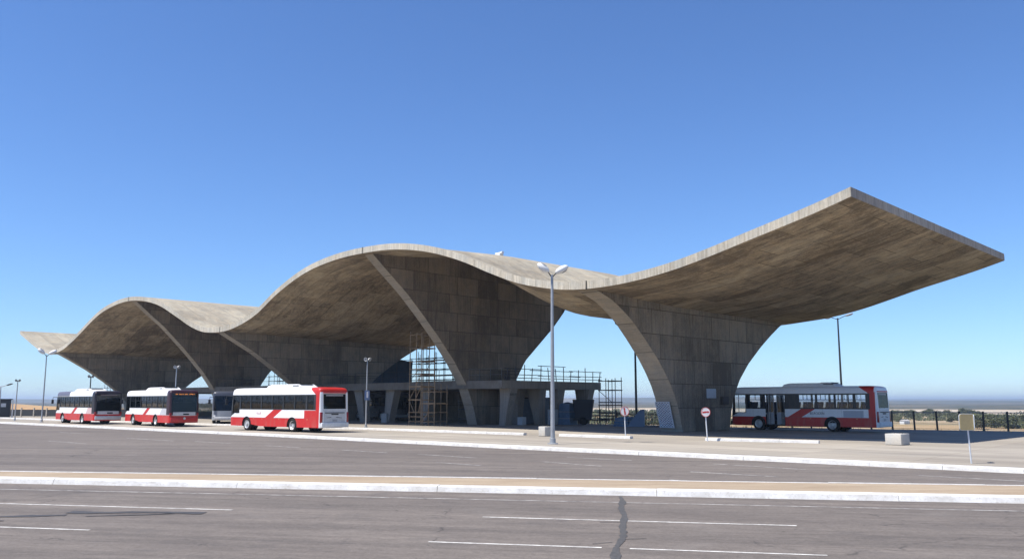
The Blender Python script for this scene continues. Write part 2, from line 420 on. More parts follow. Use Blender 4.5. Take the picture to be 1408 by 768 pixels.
# median strip
nd=Vector((.9835,-.181)); near0=Vector((-1.5,22.95)); fd=Vector((.9882,-.1535)); far0=Vector((-1.4,25.55))
def along(p,d,t): return p+d*t
a,b=along(near0,nd,-121.2),along(near0,nd,22.5); c,d=along(far0,fd,22.5),along(far0,fd,-120)
m=MB(); NS=48; up=Vector((.18,.98))
for i in range(NS+1):
    t=i/NS; p0=a.lerp(b,t)+up*.30; p1=d.lerp(c,t)+up*.06
    for k in range(5): q=p0.lerp(p1,k/4); m.v.append((q.x,q.y,.012+(.006*nz(q.x,q.y,.6,6) if 0<k<4 else -.004)))
for i in range(NS):
    for k in range(4): m.face((i*5+k,(i+1)*5+k,(i+1)*5+k+1,i*5+k+1))
tag(m.build('median_strip',M_median),kind='structure')
kerb_mesh('median_kerb',[a,b],.36,ZA-.06,.022,M_kerb,5.7,.012,.07,2)
# far side of the median: low white kerb
kerb_mesh('median_kerb',[c+Vector((.15,.98))*.16,d+Vector((.15,.98))*.16],.18,ZA-.06,.02,M_kerb,4,.01,.02,3)
kerb_mesh('median_kerb',[b+Vector((.18,.98))*.0,c+Vector((.1,.16))],.2,ZA-.06,.02,M_kerb,1.5,.01,.03,4)

# painted lines (sheets 4 mm above the asphalt)
ml=MB();mf=MB()
def dash(mb,p,q,w,z=ZA+.004,jag=.012):
    p=Vector(p);q=Vector(q);t=(q-p).normalized();n=Vector((-t.y,t.x))*w/2;k=max(2,int((q-p).length/.5));o=len(mb.v)
    for i in range(k+1):
        c=p.lerp(q,i/k);j=rnd.uniform(-jag,jag);j2=rnd.uniform(-jag,jag);tt=t*(rnd.uniform(-.05,.05) if i in(0,k) else 0)
        mb.v.append((*(c+n*(1+j/w)+tt),z));mb.v.append((*(c-n*(1+j2/w)+tt),z))
    for i in range(k): mb.face((o+2*i,o+2*i+1,o+2*i+3,o+2*i+2))
# near carriageway
la=Vector((-.62,18.11)); ld=(Vector((5.49,17.06))-Vector((-12.18,20.67))).normalized()
lb=Vector((-1.45,14.98)); lbd=(Vector((4.92,13.67))-Vector((-9.78,16.68))).normalized()
for t0,t1 in ((-40,-26),(-23,-5.7),(0,6.2),(12,22),(28,40)): dash(ml,la+ld*t0,la+ld*t1,.10)
for t0,t1 in ((-40,-22),(-14,-6.6),(0,3.0),(3.4,6.5),(12.5,19),(25,32)): dash(ml,lb+lbd*t0,lb+lbd*t1,.09)
e0,e1=Vector((-14.16,23.75)),Vector((11.28,19.02)); ed=(e1-e0).normalized()
dash(mf,e0-ed*90,e1+ed*9,.09)
for p,q in (((7.69,33.2),(10.36,30.4)),((6.07,29.47),(8.51,27.51)),((13.15,28.05),(15.39,26.03)),((11.33,24.91),(13.5,23.6)),((1.19,34.39),(3.34,31.94)),((2.37,37.04),(4.84,35.06)),((4.76,26.57),(6.35,25.37)),
   ((-13.44,46.67),(-10.93,44.49)),((-8.4,42.52),(-5.79,40.14)),((-4.25,39.05),(-1.48,36.57)),((-24.94,55.75),(-20.44,52.0)),((-2.98,33.98),(-1.19,32.29)),((-35,66.5),(-31,63)),((-19,51.5),(-16,49)),((-28,52),(-24,48.6))):
    dash(mf,p,q,.13)
tag(ml.build('lane_markings',M_line,recalc=False),kind='structure');tag(mf.build('faded_lane_markings',M_faint,recalc=False),kind='structure')

# tar-filled crack across the near carriageway and an oil stain, thin irregular sheets
def blob_strip(pts,wid,seed,z):
    rr=random.Random(seed);m=MB();L=[]
    P=resample(pts,.09)
    prev=wid
    for i,p in enumerate(P):
        a=P[max(0,i-1)];b=P[min(len(P)-1,i+1)];t=(b-a).normalized();n=Vector((-t.y,t.x))
        w=wid*(.75+.8*abs(nz(i*.12,seed,1.0,seed))*1.6+rr.uniform(-.12,.12)); w=max(.03,w)
        off=nz(i*.07,seed+5,1.0,seed+2)*wid*.8
        L.append((p+n*(off+w/2*rr.uniform(.85,1.15)),p+n*(off-w/2*rr.uniform(.85,1.15))))
    for (a,b),(c,d) in zip(L[:-1],L[1:]): m.poly([(*a,z),(*b,z),(*d,z),(*c,z)])
    return m
M_tar=plain('tar',(.085,.082,.080),.85,0,.25,.3,14)
M_oil=plain('oil_stain',(.072,.069,.070),.75,0,.25,.3,6)
mm=blob_strip([(2.72,21.9),(2.62,20.67),(2.3,18.2),(2.16,17.06),(1.85,15.0),(1.56,13.36),(1.2,11.8)],.125,3,ZA+.008)
for (p,q) in (((2.2,17.35),(1.75,17.3)),((1.9,15.2),(2.35,15.28)),((1.7,14.9),(1.35,14.75))):
    k=blob_strip([p,q],.022,int(q[0]*10),ZA+.0085); o=len(mm.v); mm.v+=k.v; mm.f+=[tuple(i+o for i in f) for f in k.f]; mm.m+=k.m
tag(mm.build('tar_patch',M_tar,recalc=False),kind='structure')
mm=MB()
for pts,w,sd in (([(-13.6,18.3),(-11.9,18.15),(-10.6,18.1),(-9.4,18.35)],.20,5),([(-9.6,18.9),(-8.2,18.85),(-6.6,18.75)],.28,6),([(-8.9,18.2),(-7.8,18.4),(-7.2,18.6)],.10,7),([(-11.4,17.6),(-10.2,17.5)],.06,8)):
    k=blob_strip(pts,w,sd,ZA+.006+sd*.0005); o=len(mm.v); mm.v+=k.v; mm.f+=[tuple(i+o for i in f) for f in k.f]; mm.m+=k.m
tag(mm.build('oil_stain',M_oil,recalc=False),kind='structure')

# platform kerbs on the plaza
pk=[[(-66.68,111.8),(-53.95,101.13),(-28.86,81.0),(-11.89,68.4),(.77,57.3)],[(3.03,55.6),(7.13,51.9)],[(11.11,49.5),(16.5,46.3)]]
pk0=[W(170,-11.2)]+[Vector(p) for p in pk[0]]
for i,p in enumerate([pk0,pk[1],pk[2]]): kerb_mesh('platform_kerb',p,.32,-.01,.15,M_kerb,1.6,.015,.02,10+i)

# ------------------------------------------------------------------ the terminal building
TERM=thing('bus_terminal','wave-roofed raw concrete bus terminal on five curved piers behind the plaza','terminal building',(OX,OY,0),TH-math.pi/2)
# local frame: x = -w (towards the near end), y = v (front to back), z up
prof=[(-17.4,13.30),(-15.67,12.80),(-13.62,12.28),(-11.4,11.75),(-9.07,11.18),(-6.58,10.65),(-3.9,10.27),(-1.5,10.10),(.8,10.10),(2.6,10.25),(4.6,10.60),(6.6,11.07),(9.43,12.08),(12.29,13.24),(16.06,14.42),(20.48,15.25),(25.33,15.52),(29.76,15.40),(34.53,14.72),(39.58,13.10),(43.32,11.42),(46.8,10.5),(49.6,10.12),(52.0,10.10),(54.6,10.30),(57.52,11.0),(61.41,12.40),(66.67,14.2),(71.67,15.15),(76.91,15.45),(81.5,15.1),(85.24,14.45),(88.35,13.5),(92.48,12.02),(95.6,11.0),(98.6,10.2),(101.2,9.85),(104.0,9.75),(107.2,10.2),(111.74,11.3),(116.,12.6),(119.3,13.6)]
pw=np.array([p[0] for p in prof]);pz=np.array([p[1] for p in prof])
def pchip(x,y):
    h=np.diff(x);d=np.diff(y)/h;mm=np.zeros_like(y)
    for i in range(1,len(x)-1):
        mm[i]=(h[i]*d[i-1]+h[i-1]*d[i])/(h[i]+h[i-1])
    mm[0]=d[0];mm[-1]=d[-1]
    def f(t):
        i=int(min(max(np.searchsorted(x,t)-1,0),len(x)-2));u=(t-x[i])/h[i]
        return float((1+2*u)*(1-u)**2*y[i]+u*(1-u)**2*h[i]*mm[i]+u*u*(3-2*u)*y[i+1]+u*u*(u-1)*h[i]*mm[i+1])
    return f
F=pchip(pw,pz)
def bell(x,c,w): t=abs(x-c)/w; return 0 if t>=1 else (1-t*t)**2
def ztop(w,v):
    z=F(w)
    z-=1.95*smooth(v/8.5)*bell(w,9.0,11.0)*(1-.55*smooth((v-10)/14))
    z+=.95*smooth(v/15)*bell(w,27,13)
    z-=.42*smooth(v/LEN)*(bell(w,0,12)+bell(w,50.4,12)+bell(w,101,10))
    return z
THK=.52
def zbot(w,v): return ztop(w,v)-THK
W0,W1=-17.4,119.3
NU,NV=190,26
m=MB()
for i in range(NU+1):
    w=W0+(W1-W0)*i/NU
    for j in range(NV+1):
        v=LEN*j/NV; m.v.append((-w,v,ztop(w,v))); m.v.append((-w,v,zbot(w,v)))
def ri(i,j,k): return 2*(i*(NV+1)+j)+k
for i in range(NU):
    for j in range(NV):
        m.face((ri(i,j,0),ri(i,j+1,0),ri(i+1,j+1,0),ri(i+1,j,0)),0)
        m.face((ri(i,j,1),ri(i+1,j,1),ri(i+1,j+1,1),ri(i,j+1,1)),1)
    m.face((ri(i,0,0),ri(i+1,0,0),ri(i+1,0,1),ri(i,0,1)),2); m.face((ri(i,NV,0),ri(i,NV,1),ri(i+1,NV,1),ri(i+1,NV,0)),2)
for j in range(NV):
    m.face((ri(0,j,0),ri(0,j,1),ri(0,j+1,1),ri(0,j+1,0)),3); m.face((ri(NU,j,0),ri(NU,j+1,0),ri(NU,j+1,1),ri(NU,j,1)),3)
M_endf=concrete('concrete_end_fascia',('y','z'),(.46,.42,.36),(.26,.23,.20),(1.2,30),'z',.9,.3,.6,.2,.3)
roof=m.build('roof',[M_top,M_soffit,M_fascia,M_endf],TERM,smooth=True)
# expansion joints over the piers
for wp in (0.35,25.4,50.8,75.8,101.3):
    mm=MB(); mm.box((-wp,-.004,ztop(wp,0)-THK/2),(.09,.03,THK+.05)); mm.build('expansion_joint',M_dark_joint,roof)
mm=MB(); zz=ztop(24.0,15.5)-.05; mm.box((-24.0,15.5,zz+.28),(.7,.55,.5),0,None,.06); mm.tube((-24.0,15.5,zz+.42),(-23.4,15.4,zz+.48),.15,10)
mm.build('roof_vent',M_white_paint,roof)

valF=[(9.75,.15),(9.35,1.5),(9.0,2.6),(8.3,3.9),(7.7,4.85),(6.6,6.2),(5.4,7.55),(4.4,8.5),(3.4,9.3),(2.4,9.9),(1.5,10.3),(0,10.75),(-.3,10.8)]
valR=[(9.75,28.2),(9.2,27.6),(8.6,26.3),(7.7,24.6),(6.7,22.9),(5.3,20.8),(4.0,19.3),(2.6,18.2),(1.3,17.7),(0,17.4),(-.3,17.4)]
creF=[(15.2,.5),(14.0,1.95),(11.9,4.6),(10,6.6),(8.0,8.6),(6,10.4),(4.2,11.75),(3,12.4),(1.6,13.0),(0,13.45),(-.3,13.5)]
creR=[(15.2,28.2),(13.6,27.6),(11.7,26.3),(10,24.6),(8.4,22.7),(6.3,20.2),(4.4,18.9),(3,18.2),(1.6,17.8),(0,17.5),(-.3,17.5)]
farF=[(9.6,0),(9.2,.3),(8.2,2.2),(6.9,4.5),(5.2,7.1),(3.5,9.4),(1.8,10.5),(0,10.9),(-.3,10.95)]
midF=[(9.75,0),(9.4,.4),(8.6,1.9),(7.5,4.0),(6.4,5.7),(5.3,7.3),(4.0,9.2),(2.4,10.3),(0,10.8),(-.3,10.85)]
def interp(tab,z):
    tab=sorted(tab);zs=np.array([t[0] for t in tab]);vs=np.array([t[1] for t in tab]);return float(np.interp(z,zs,vs))
def pier(w0,t_top,t_bot,F_,R_,foot=-.25,ztopmax=16):
    """wall pier: right face at w=w0, thickness grows to +w"""
    m=MB(); ncol=30; nrow=34
    zmax=max(zbot(w0+.5,v) for v in np.linspace(0,LEN,30))+.15
    def th(z): return t_bot+(t_top-t_bot)*max(0,min(1,z/9.))
    # rows at height z: from front curve to rear curve, clipped under the roof
    grid=[]
    for r in range(nrow+1):
        s=r/nrow; row=[]
        for c in range(ncol+1):
            u=c/ncol
            # parametrise: height fraction of local roof height, on curves that close at the roof line
            zc=foot+(zmax-foot)*s
            for _ in range(6):
                vf=interp(F_,zc);vr=interp(R_,zc);v=vf+(vr-vf)*u
                lim=zbot(w0+.5,v)+.12; zc2=foot+(lim-foot)*s; zc=.5*zc+.5*zc2
            vf=interp(F_,zc);vr=interp(R_,zc);v=vf+(vr-vf)*u
            row.append((v,zc))
        grid.append(row)
    base=0
    for side in (0,1):
        for row in grid:
            for v,z in row: m.v.append((-(w0+(th(z) if side else 0)),v,z))
    n=ncol+1; off=n*(nrow+1)
    for r in range(nrow):
        for c in range(ncol):
            a=r*n+c; m.face((a,a+1,a+n+1,a+n),0); m.face((off+a,off+a+n,off+a+n+1,off+a+1),0)
        a=r*n; m.face((a,a+n,off+a+n,off+a),1); a=r*n+ncol; m.face((a,off+a,off+a+n,a+n),1)
    for c in range(ncol): a=nrow*n+c; m.face((a,a+1,off+a+1,off+a),0); m.face((c,off+c,off+c+1,c+1),0)
    return m.build('pier',[M_wall,M_pieredge],TERM,smooth=True)
pier(0.15,1.45,1.9,valF,valR)
pier(24.9,1.15,1.35,creF,creR)
pier(50.3,1.25,1.3,midF,valR)
pier(75.3,1.2,1.3,creF,creR)
pier(100.7,1.25,1.3,farF,valR)

# mezzanine slab with railings and columns
ZS0,ZS1=3.40,4.14
m=MB(); V0,V1=12.0,26.5; WL=99.0
m.prism([(-20.1,V0),(-20.1,V1),(-WL,V1),(-WL,V0)],ZS0,ZS1); slab=m.build('mezzanine_slab',M_slab,TERM)
def rail(pts,h=1.05,n_each=1.9,mat=M_steel_d,r=.03,mids=(.35,.7),seed=0,extra=.0):
    rr=random.Random(seed);m=MB()
    for a,b in zip(pts[:-1],pts[1:]):
        a=Vector(a);b=Vector(b);k=max(1,round((b-a).length/n_each))
        for i in range(k+1):
            p=a.lerp(b,i/k); m.tube(p,p+Vector((0,0,h+rr.uniform(0,extra))),r,6)
        for f in (*mids,1.0): m.tube(a+Vector((0,0,h*f)),b+Vector((0,0,h*f)),r*.85,6)
    return m
rail([(-20.25,V0+.1,ZS1),(-24.6,V0+.1,ZS1)],1.1,1.5,M_steel_grey,.026,(.5,)).build('railing',M_steel_grey,TERM)
rail([(-26.6,V0+.1,ZS1),(-50,V0+.1,ZS1)],1.1,2.3,M_steel_d,.022,(.5,)).build('railing',M_steel_d,TERM)
rail([(-52,V0+.1,ZS1),(-74.9,V0+.1,ZS1)],1.1,2.3,M_steel_d,.022,(.5,)).build('railing',M_steel_d,TERM)
# columns: tapered, wide at the top, leaning
def column(w,v,wb,wt,tb,lean=0,mat=M_slab):
    m=MB();n=8
    for i in range(n+1):
        s=i/n; z=-.1+(ZS0+.12)*s; hw=wb+(wt-wb)*s**1.8; x=-w+lean*s; ty=tb*(1+.15*s)
        for sx,sy in ((-1,-1),(1,-1),(1,1),(-1,1)): m.v.append((x+sx*hw/2,v+sy*ty/2,z))
    for i in range(n):
        for k in range(4): a=4*i+k;b=4*i+(k+1)%4;m.face((a,b,b+4,a+4))
    m.face((3,2,1,0));m.face((4*n,4*n+1,4*n+2,4*n+3))
    return m.build('column',mat,TERM,smooth=True)
column(21.3,13.6,.8,1.5,.8,.5); column(22.9,16.9,.7,1.2,.7,.2)
column(20.9,18.0,.75,1.9,.8,-.5); column(20.9,20.2,.8,1.3,.8,.3)
column(20.9,24.6,.9,1.9,.8,.2); column(38.2,13.2,.9,1.5,.8,.7); column(32.6,13.6,.9,1.4,.8,.5)
column(42.4,13.2,.9,1.6,.8,-.9); column(60,14.2,.9,1.4,.8,.4); column(68,14.2,.9,1.4,.8,-.4); column(33.6,24.5,.8,1.3,.8,.3); column(44,24.5,.8,1.3,.8,.3); column(28,24.5,.8,1.3,.8,-.3); column(60,24.5,.8,1.3,.8,.3)

def wallp(name,wa,wb,v,z0,z1,mat):
    m=MB(); m.box((-(wa+wb)/2,v,(z0+z1)/2),(abs(wb-wa),.2,z1-z0)); return m.build(name,mat,TERM)
wallp('back_wall',30.5,94,25.6,-.1,ZS0+.1,M_wall); wallp('back_wall',24.6,29.2,25.6,-.1,2.45,M_wall)
def loc(w,v,z=0): p=W(w,v); return (p.x,p.y,z)
BROT=TH-math.pi/2
# plaque and box on the near pier
def flat(name,label,cat,w,v,z,dv,dz,thick,mat,mb=None):
    o=thing(name,label,cat,loc(w,v,z),BROT); return o
m=MB(); m.box((0,0,0),(.06,1.35,.72),0,None,.01); o=m.build('wall_plaque',plain('plaque_metal',(.42,.45,.49),.45,.2,.5,.1)); o.location=loc(.115,14.75,2.83);o.rotation_euler=(0,0,BROT);tag(o,'blank pale grey plaque fixed to the side of the nearest pier','plaque')
t=thing('meter_box','small dark metal box fixed to the nearest pier beside the pale plaque','metal box',loc(.05,16.55,2.0),BROT)
m=MB(); m.box((0,0,.3),(.3,.9,.6),0,None,.02); m.build('cabinet',plain('box_brown',(.06,.05,.045),.6),t); m=MB(); m.box((.17,0,.3),(.03,.8,.5),0,None,.01); m.build('door',plain('box_brown2',(.075,.065,.06),.5),t)

# lattice panel leaning on the pier's front edge
t=thing('lattice_panel','pale perforated lattice panel set along the overhanging edge of the nearest pier foot','panel',loc(1.35,10.52,.30),BROT)
m=MB();hw,hh=.60,2.0
for sx in (-1,1): m.box((sx*hw,0,hh/2),(.07,.06,hh))
for z in (.035,hh-.035): m.box((0,0,z),(2*hw-.07,.06,.07))
m.build('frame',plain('lattice_frame',(.5,.52,.55),.5),t)
m=MB()
for i in range(-8,18):
    z0=i*.2-.5
    for sg in (1,-1):
        x0,x1=-hw,hw; za,zb=(z0,z0+1.0) if sg>0 else (z0+1.0,z0)
        def clip(xa,za,xb,zb):
            ts=[0,1]
            for lim in (.05,hh-.05):
                if (za-lim)*(zb-lim)<0: ts.append((lim-za)/(zb-za))
            ts=sorted(ts)
            for u,v_ in zip(ts[:-1],ts[1:]):
                zm=za+(zb-za)*(u+v_)/2
                if .05<zm<hh-.05: return (xa+(xb-xa)*u,za+(zb-za)*u,xa+(xb-xa)*v_,za+(zb-za)*v_)
        q=clip(x0,za,x1,zb)
        if q: m.tube((q[0],sg*.012,q[1]),(q[2],sg*.012,q[3]),.036,4)
m.box((0,.035,hh/2),(2*hw-.05,.012,hh-.1),1)
m.build('lattice',[plain('lattice_white',(.62,.64,.68),.5),plain('lattice_back',(.06,.075,.11),.7)],t); t.rotation_euler=(R(18),0,BROT)

# ------------------------------------------------------------------ scaffolds
def scaffold(name,label,w,v,xs,ys,zs,mat_front,z0=0,planks=(),diag=(),rot=BROT,extra_top=.3,r=.035,matp=None,group=None,skip=()):
    t=thing(name,label,'scaffold',loc(w,v,z0),rot,group)
    m=MB()
    for x in xs:
        for y in ys:
            m.tube((x,y,0),(x,y,zs[-1]+extra_top*rnd.uniform(.3,1.2)),r,6); m.box((x,y,.012),(.16,.16,.024))
    for z in zs:
        for y in ys: m.tube((xs[0]-.1,y,z),(xs[-1]+.1,y,z),r*.9,6)
        for x in xs: m.tube((x,ys[0]-.08,z+.04),(x,ys[-1]+.08,z+.04),r*.9,6)
    for (xa,za,xb,zb,y) in diag: m.tube((xa,y,za),(xb,y,zb),r*.8,6)
    m.build('frame',mat_front,t)
    for (x0,x1,y0,y1,z) in planks:
        m=MB();k=max(1,int((y1-y0)/.28))
        for i in range(k):
            yy=y0+(i+.5)*(y1-y0)/k; m.box(((x0+x1)/2+rnd.uniform(-.06,.06),yy,z+.045),(x1-x0,(y1-y0)/k-.025,.045))
        m.build('plank_deck',matp or M_plank,t)
    return t
# tall tower in front of the mezzanine
sct=scaffold('scaffold_tower','tall rusty scaffold tower rising past the mezzanine edge beside the crest pier',28.8,8.3,[0,.95,1.7],[0,1.6],[.35,.8,1.2,2.35,3.55,4.75,5.95,7.2,8.5],M_steel_rust,0,r=.043,
   planks=[(-.05,1.75,-.1,1.7,2.35),(-.05,1.75,-.1,1.7,3.6),(-.05,1.75,-.1,1.7,5.2)],diag=[(0,2.3,.75,1.2,-.03),(.75,1.2,1.4,1.2,-.03),(1.7,2.3,1.4,1.2,-.03),(0,2.4,.95,3.5,-.03),(.95,2.5,1.7,3.5,-.03),(.95,3.6,1.7,4.75,-.03)])
scaffold('scaffold_tower','lower rusty scaffold beside the tall tower with planks at waist height',26.9,8.3,[0,.9,1.75],[0,1.5],[.35,1.2,2.0,3.1],M_steel_rust,0,r=.04,planks=[(-.05,1.8,-.05,1.55,2.0)],diag=[(0,.35,.9,1.2,-.03)],extra_top=.9)
scaffold('scaffold_tower','dark scaffold with railings standing under the mezzanine behind the rusty towers',29.2,15.0,[0,1.8,3.4],[0,1.6],[.5,1.4,2.2,3.0],M_steel_grey,0,planks=[(0,3.4,0,1.6,2.2)],extra_top=.2)
# scaffolding on the mezzanine, behind the crest pier's front edge and further left
scaffold('mezzanine_scaffold','scaffolding with plank decks standing on the mezzanine left of the crest pier',43.6,20.3,[0,1.5,3.0,4.5,6.0,7.5,9.0],[0,1.5],[.5,1.0,1.7,2.4,3.0],M_steel_d,ZS1,planks=[(1.5,7.5,0,1.5,1.0),(1.,6,0,1.5,2.7),(0,9,0,1.5,.3)],diag=[(0,.4,1.5,1.7,0),(3,1.7,4.5,3.0,0)],extra_top=1.2)
scaffold('mezzanine_scaffold','scaffolding with thin uprights seen through the gap at the second valley pier',83,24.6,[0,1.6,3.2,4.8,6.4,8.0,9.6,11.2],[0,1.5],[.5,1.1,1.8],M_steel_d,ZS1,planks=[(0,11,0,1.5,.4)],diag=[(4.8,.4,6.4,1.7,0)],extra_top=3.2)
scaffold('mezzanine_scaffold','thin dark scaffold above the deck beyond the far bus and last pier',119.5,14.0,[0,1.3,2.6,3.9],[0,1.5],[1.2,2.6,3.7,4.5],M_steel_d,0,extra_top=1.0)
t=thing('safety_net','dark blue safety netting hung at the back of the mezzanine beside the scaffolding','netting',loc(54.4,24.6,ZS1),BROT)
m=MB(); n=26
for i in range(n+1):
    x=-6+12*i/n
    for z in (0.02,.9,1.8,2.5,3.2): m.v.append((x,.10*math.sin(i*1.1+z),z+(.12*math.sin(i*.7) if z>3 else 0)))
for i in range(n):
    for k in range(4): m.face((i*5+k,i*5+k+1,(i+1)*5+k+1,(i+1)*5+k))
m.build('net',plain('net_blue',(.05,.075,.11),.8,0,.1,.3,1),t,smooth=True)
m=MB(); m.tube((-6.1,-.15,3.2),(6.1,-.15,3.2),.03,6)
for x in (-6,-3,0,3,6): m.tube((x,-.15,0),(x,-.15,3.25),.03,6)
m.build('frame',M_steel_grey,t)
# scaffold railing along the right edge of the mezzanine
t=thing('scaffold_railing','makeshift dark tube railing along the right edge of the mezzanine deck','railing',loc(20.35,12.5,ZS1),BROT)
m=MB();y=2.2;hs=[1.1,1.35,1.5,1.2,1.5,1.3,1.25,1.4,1.1,1.2,1.45,1.1]
ys=[0.4]+[.4+1.15*i for i in range(1,13)]
for i,yy in enumerate(ys): m.tube((rnd.uniform(-.15,.1),yy,0),(rnd.uniform(-.15,.1),yy,hs[i%12]),.04,6)
for a,b,z in ((0,4,.55),(0,4,1.1),(4,9,.5),(3,8,1.0),(4,7,1.45),(8,12,.55),(8,12,1.05),(0,12,.25)): m.tube((-.05,ys[a]-.3,z),(-.05,ys[b]+.3,z),.034,6)
m.build('frame',M_steel_d,t)
scaffold('scaffold_tower','dark open scaffold tower at the far right end of the mezzanine',20.9,27.2,[0,.9,1.7],[0,1.6],[.4,1.0,1.8,2.1,3.35,4.3],M_steel_d,0,planks=[(-.1,1.8,-.1,1.7,3.35)],diag=[(0,3.3,1.7,2.1,0)],extra_top=.5,r=.04,matp=M_steel_d)

# ------------------------------------------------------------------ things under the mezzanine
t=thing('kiosk','dark blue-grey shuttered kiosk standing under the mezzanine','kiosk',loc(23.4,20.4,0),BROT)
m=MB(); m.box((0,0,1.25),(2.6,2.6,2.5),0,None,.03); m.build('shell',M_board,t)
m=MB(); m.box((0,0,2.56),(2.9,2.9,.1)); m.build('roof',M_steel_d,t)
m=MB()
for k in range(12): m.box((1.312,0,.45+.15*k),(.02,1.7,.13))
m.build('shutter',plain('shutter',(.12,.14,.17),.5,.3),t)
def crate(name,label,w,v,dx,dy,dz,mat,z=0):
    o=thing(name,label,'cabinet',loc(w,v,z),BROT)
    m=MB(); m.box((0,0,dz/2),(dx,dy,dz),0,None,.02); m.build('shell',mat,o)
    m=MB(); m.box((dx/2+.012,0,dz/2),(.025,dy*.86,dz*.88),0,None,.008); m.box((dx/2+.03,dy*.3,dz*.55),(.02,.03,.16)); m.build('door',mat,o); return o
M_wcab=plain('cabinet_white',(.55,.58,.60),.5)
crate('utility_cabinet','tall pale cabinet standing under the mezzanine beside the dark kiosk',20.3,19.2,.7,.75,1.45,M_wcab)
crate('utility_cabinet','small pale box low on the ground between the column pair and the kiosk',21.6,16.2,.6,.6,.75,M_wcab)
crate('utility_cabinet','squat grey cabinet in the shade of the mezzanine behind the middle bus',38.3,13.0,.9,.9,.95,plain('cabinet_grey',(.35,.34,.31),.6))
# tarp covered pile
def tarp_pile(label,w,v,dx,dy,dz,seed):
    o=thing('tarpaulin_pile',label,'covered pile',loc(w,v,0),BROT)
    m=MB();n=16;k=12
    for j in range(k+1):
        s=j/k
        for i in range(n):
            a=2*math.pi*i/n; sq=1/max(abs(math.cos(a)),abs(math.sin(a)));sq=1+(sq-1)*.7
            if s<.75: rr=1.06-.12*s;z=dz*s/.75
            else: rr=(1-.09)*(1-(s-.75)/.25);z=dz*(1+.06*(s-.75)/.25)
            nn=.1*nz(math.cos(a)*2+seed,math.sin(a)*2+s*3,1,seed)
            m.v.append((dx/2*rr*sq*math.cos(a)*(1+nn),dy/2*rr*sq*math.sin(a)*(1+nn),max(0,z+nn*.8 if j else 0)))
    for j in range(k):
        for i in range(n): m.face((j*n+i,j*n+(i+1)%n,(j+1)*n+(i+1)%n,(j+1)*n+i))
    m.build('tarpaulin',M_tarp,o,smooth=True)
    for zz in (.3,.62):
        m=MB()
        pts=[(dx/2*1.12*math.cos(2*math.pi*i/16)/max(abs(math.cos(2*math.pi*i/16)),abs(math.sin(2*math.pi*i/16)))**.7,dy/2*1.12*math.sin(2*math.pi*i/16)/max(abs(math.cos(2*math.pi*i/16)),abs(math.sin(2*math.pi*i/16)))**.7,dz*zz) for i in range(17)]
        m.path(pts,.018,5); m.build('rope',plain('rope',(.4,.36,.28),.8),o)
    return o
tarp_pile('blue tarpaulin-covered pile beside the column near the tall street lamp',19.2,20.2,1.5,1.3,2.0,3)
tarp_pile('low blue tarpaulin heap on the ground left of the palisade fence',11.9,19.6,1.7,1.6,.8,8)
# dark hopper trailer
t=thing('hopper_trailer','dark two-wheeled hopper trailer parked under the right end of the mezzanine','trailer',loc(17.6,20.6,0),BROT+R(35))
m=MB()
P=[(-1.0,-.75,2.4),(1.0,-.75,2.4),(1.0,.75,2.4),(-1.0,.75,2.4)];Q=[(-.75,-.55,.6),(.75,-.55,.6),(.75,.55,.6),(-.75,.55,.6)]
for i in range(4): m.poly([Q[i],Q[(i+1)%4],P[(i+1)%4],P[i]])
m.poly(Q);m.poly([(x*.96,y*.96,z-.05) for x,y,z in P]); m.build('hopper',plain('hopper_dark',(.02,.024,.032),.6),t)
m=MB(); m.tube((-1.4,0,.5),(2.3,0,.45),.06,8); m.box((0,0,.52),(1.8,.9,.12)); m.tube((2.1,0,.45),(2.1,0,0),.04,8); m.build('chassis',M_steel_d,t)
for sy in (-1,1):
    m=MB(); m.lathe([(.0,0),(.2,0),(.34,.02),(.36,.08),(.34,.18),(.2,.2),(0,.2)],(0,sy*.7-.1,.36),(0,1,0),18); m.build('wheel',M_rubber,t,smooth=True)
t=thing('work_bench','low dark trestle bench beneath the right scaffold tower','bench',loc(18.8,25.5,0),BROT+R(10))
m=MB(); m.box((0,0,.82),(2.6,.8,.08)); m.build('bench_top',M_steel_d,t)
for x in (-1.1,1.1):
    m=MB()
    for y in (-.3,.3): m.tube((x,y,0),(x*.92,y*.6,.8),.04,6)
    m.tube((x,-.25,.35),(x,.25,.35),.03,6); m.build('trestle',M_steel_d,t)
t=thing('leaning_board','grey-blue board propped up at the left end of the palisade fence','board',(10.9,75.3,0),R(-12))
m=MB(); m.poly([(-.75,0,.02),(.75,0,.02),(.75,.25,1.55),(.35,.22,1.5),(-.55,.08,.45)]); m.poly([(-.75,.05,.02),(.75,.05,.02),(.75,.3,1.55),(.35,.27,1.5),(-.55,.13,.45)][::-1])
pp=[(-.75,.02),(.75,.02),(.75,1.55),(.35,1.5),(-.55,.45)]; yy=[0,0,.25,.22,.08]
for i in range(5):
    j=(i+1)%5; m.poly([(pp[i][0],yy[i],pp[i][1]),(pp[i][0],yy[i]+.05,pp[i][1]),(pp[j][0],yy[j]+.05,pp[j][1]),(pp[j][0],yy[j],pp[j][1])])
m.build('board',plain('board_blue',(.17,.24,.34),.6),t)
m=MB(); m.tube((.5,.3,1.3),(.5,.9,0),.03,6); m.build('prop',M_steel_d,t)

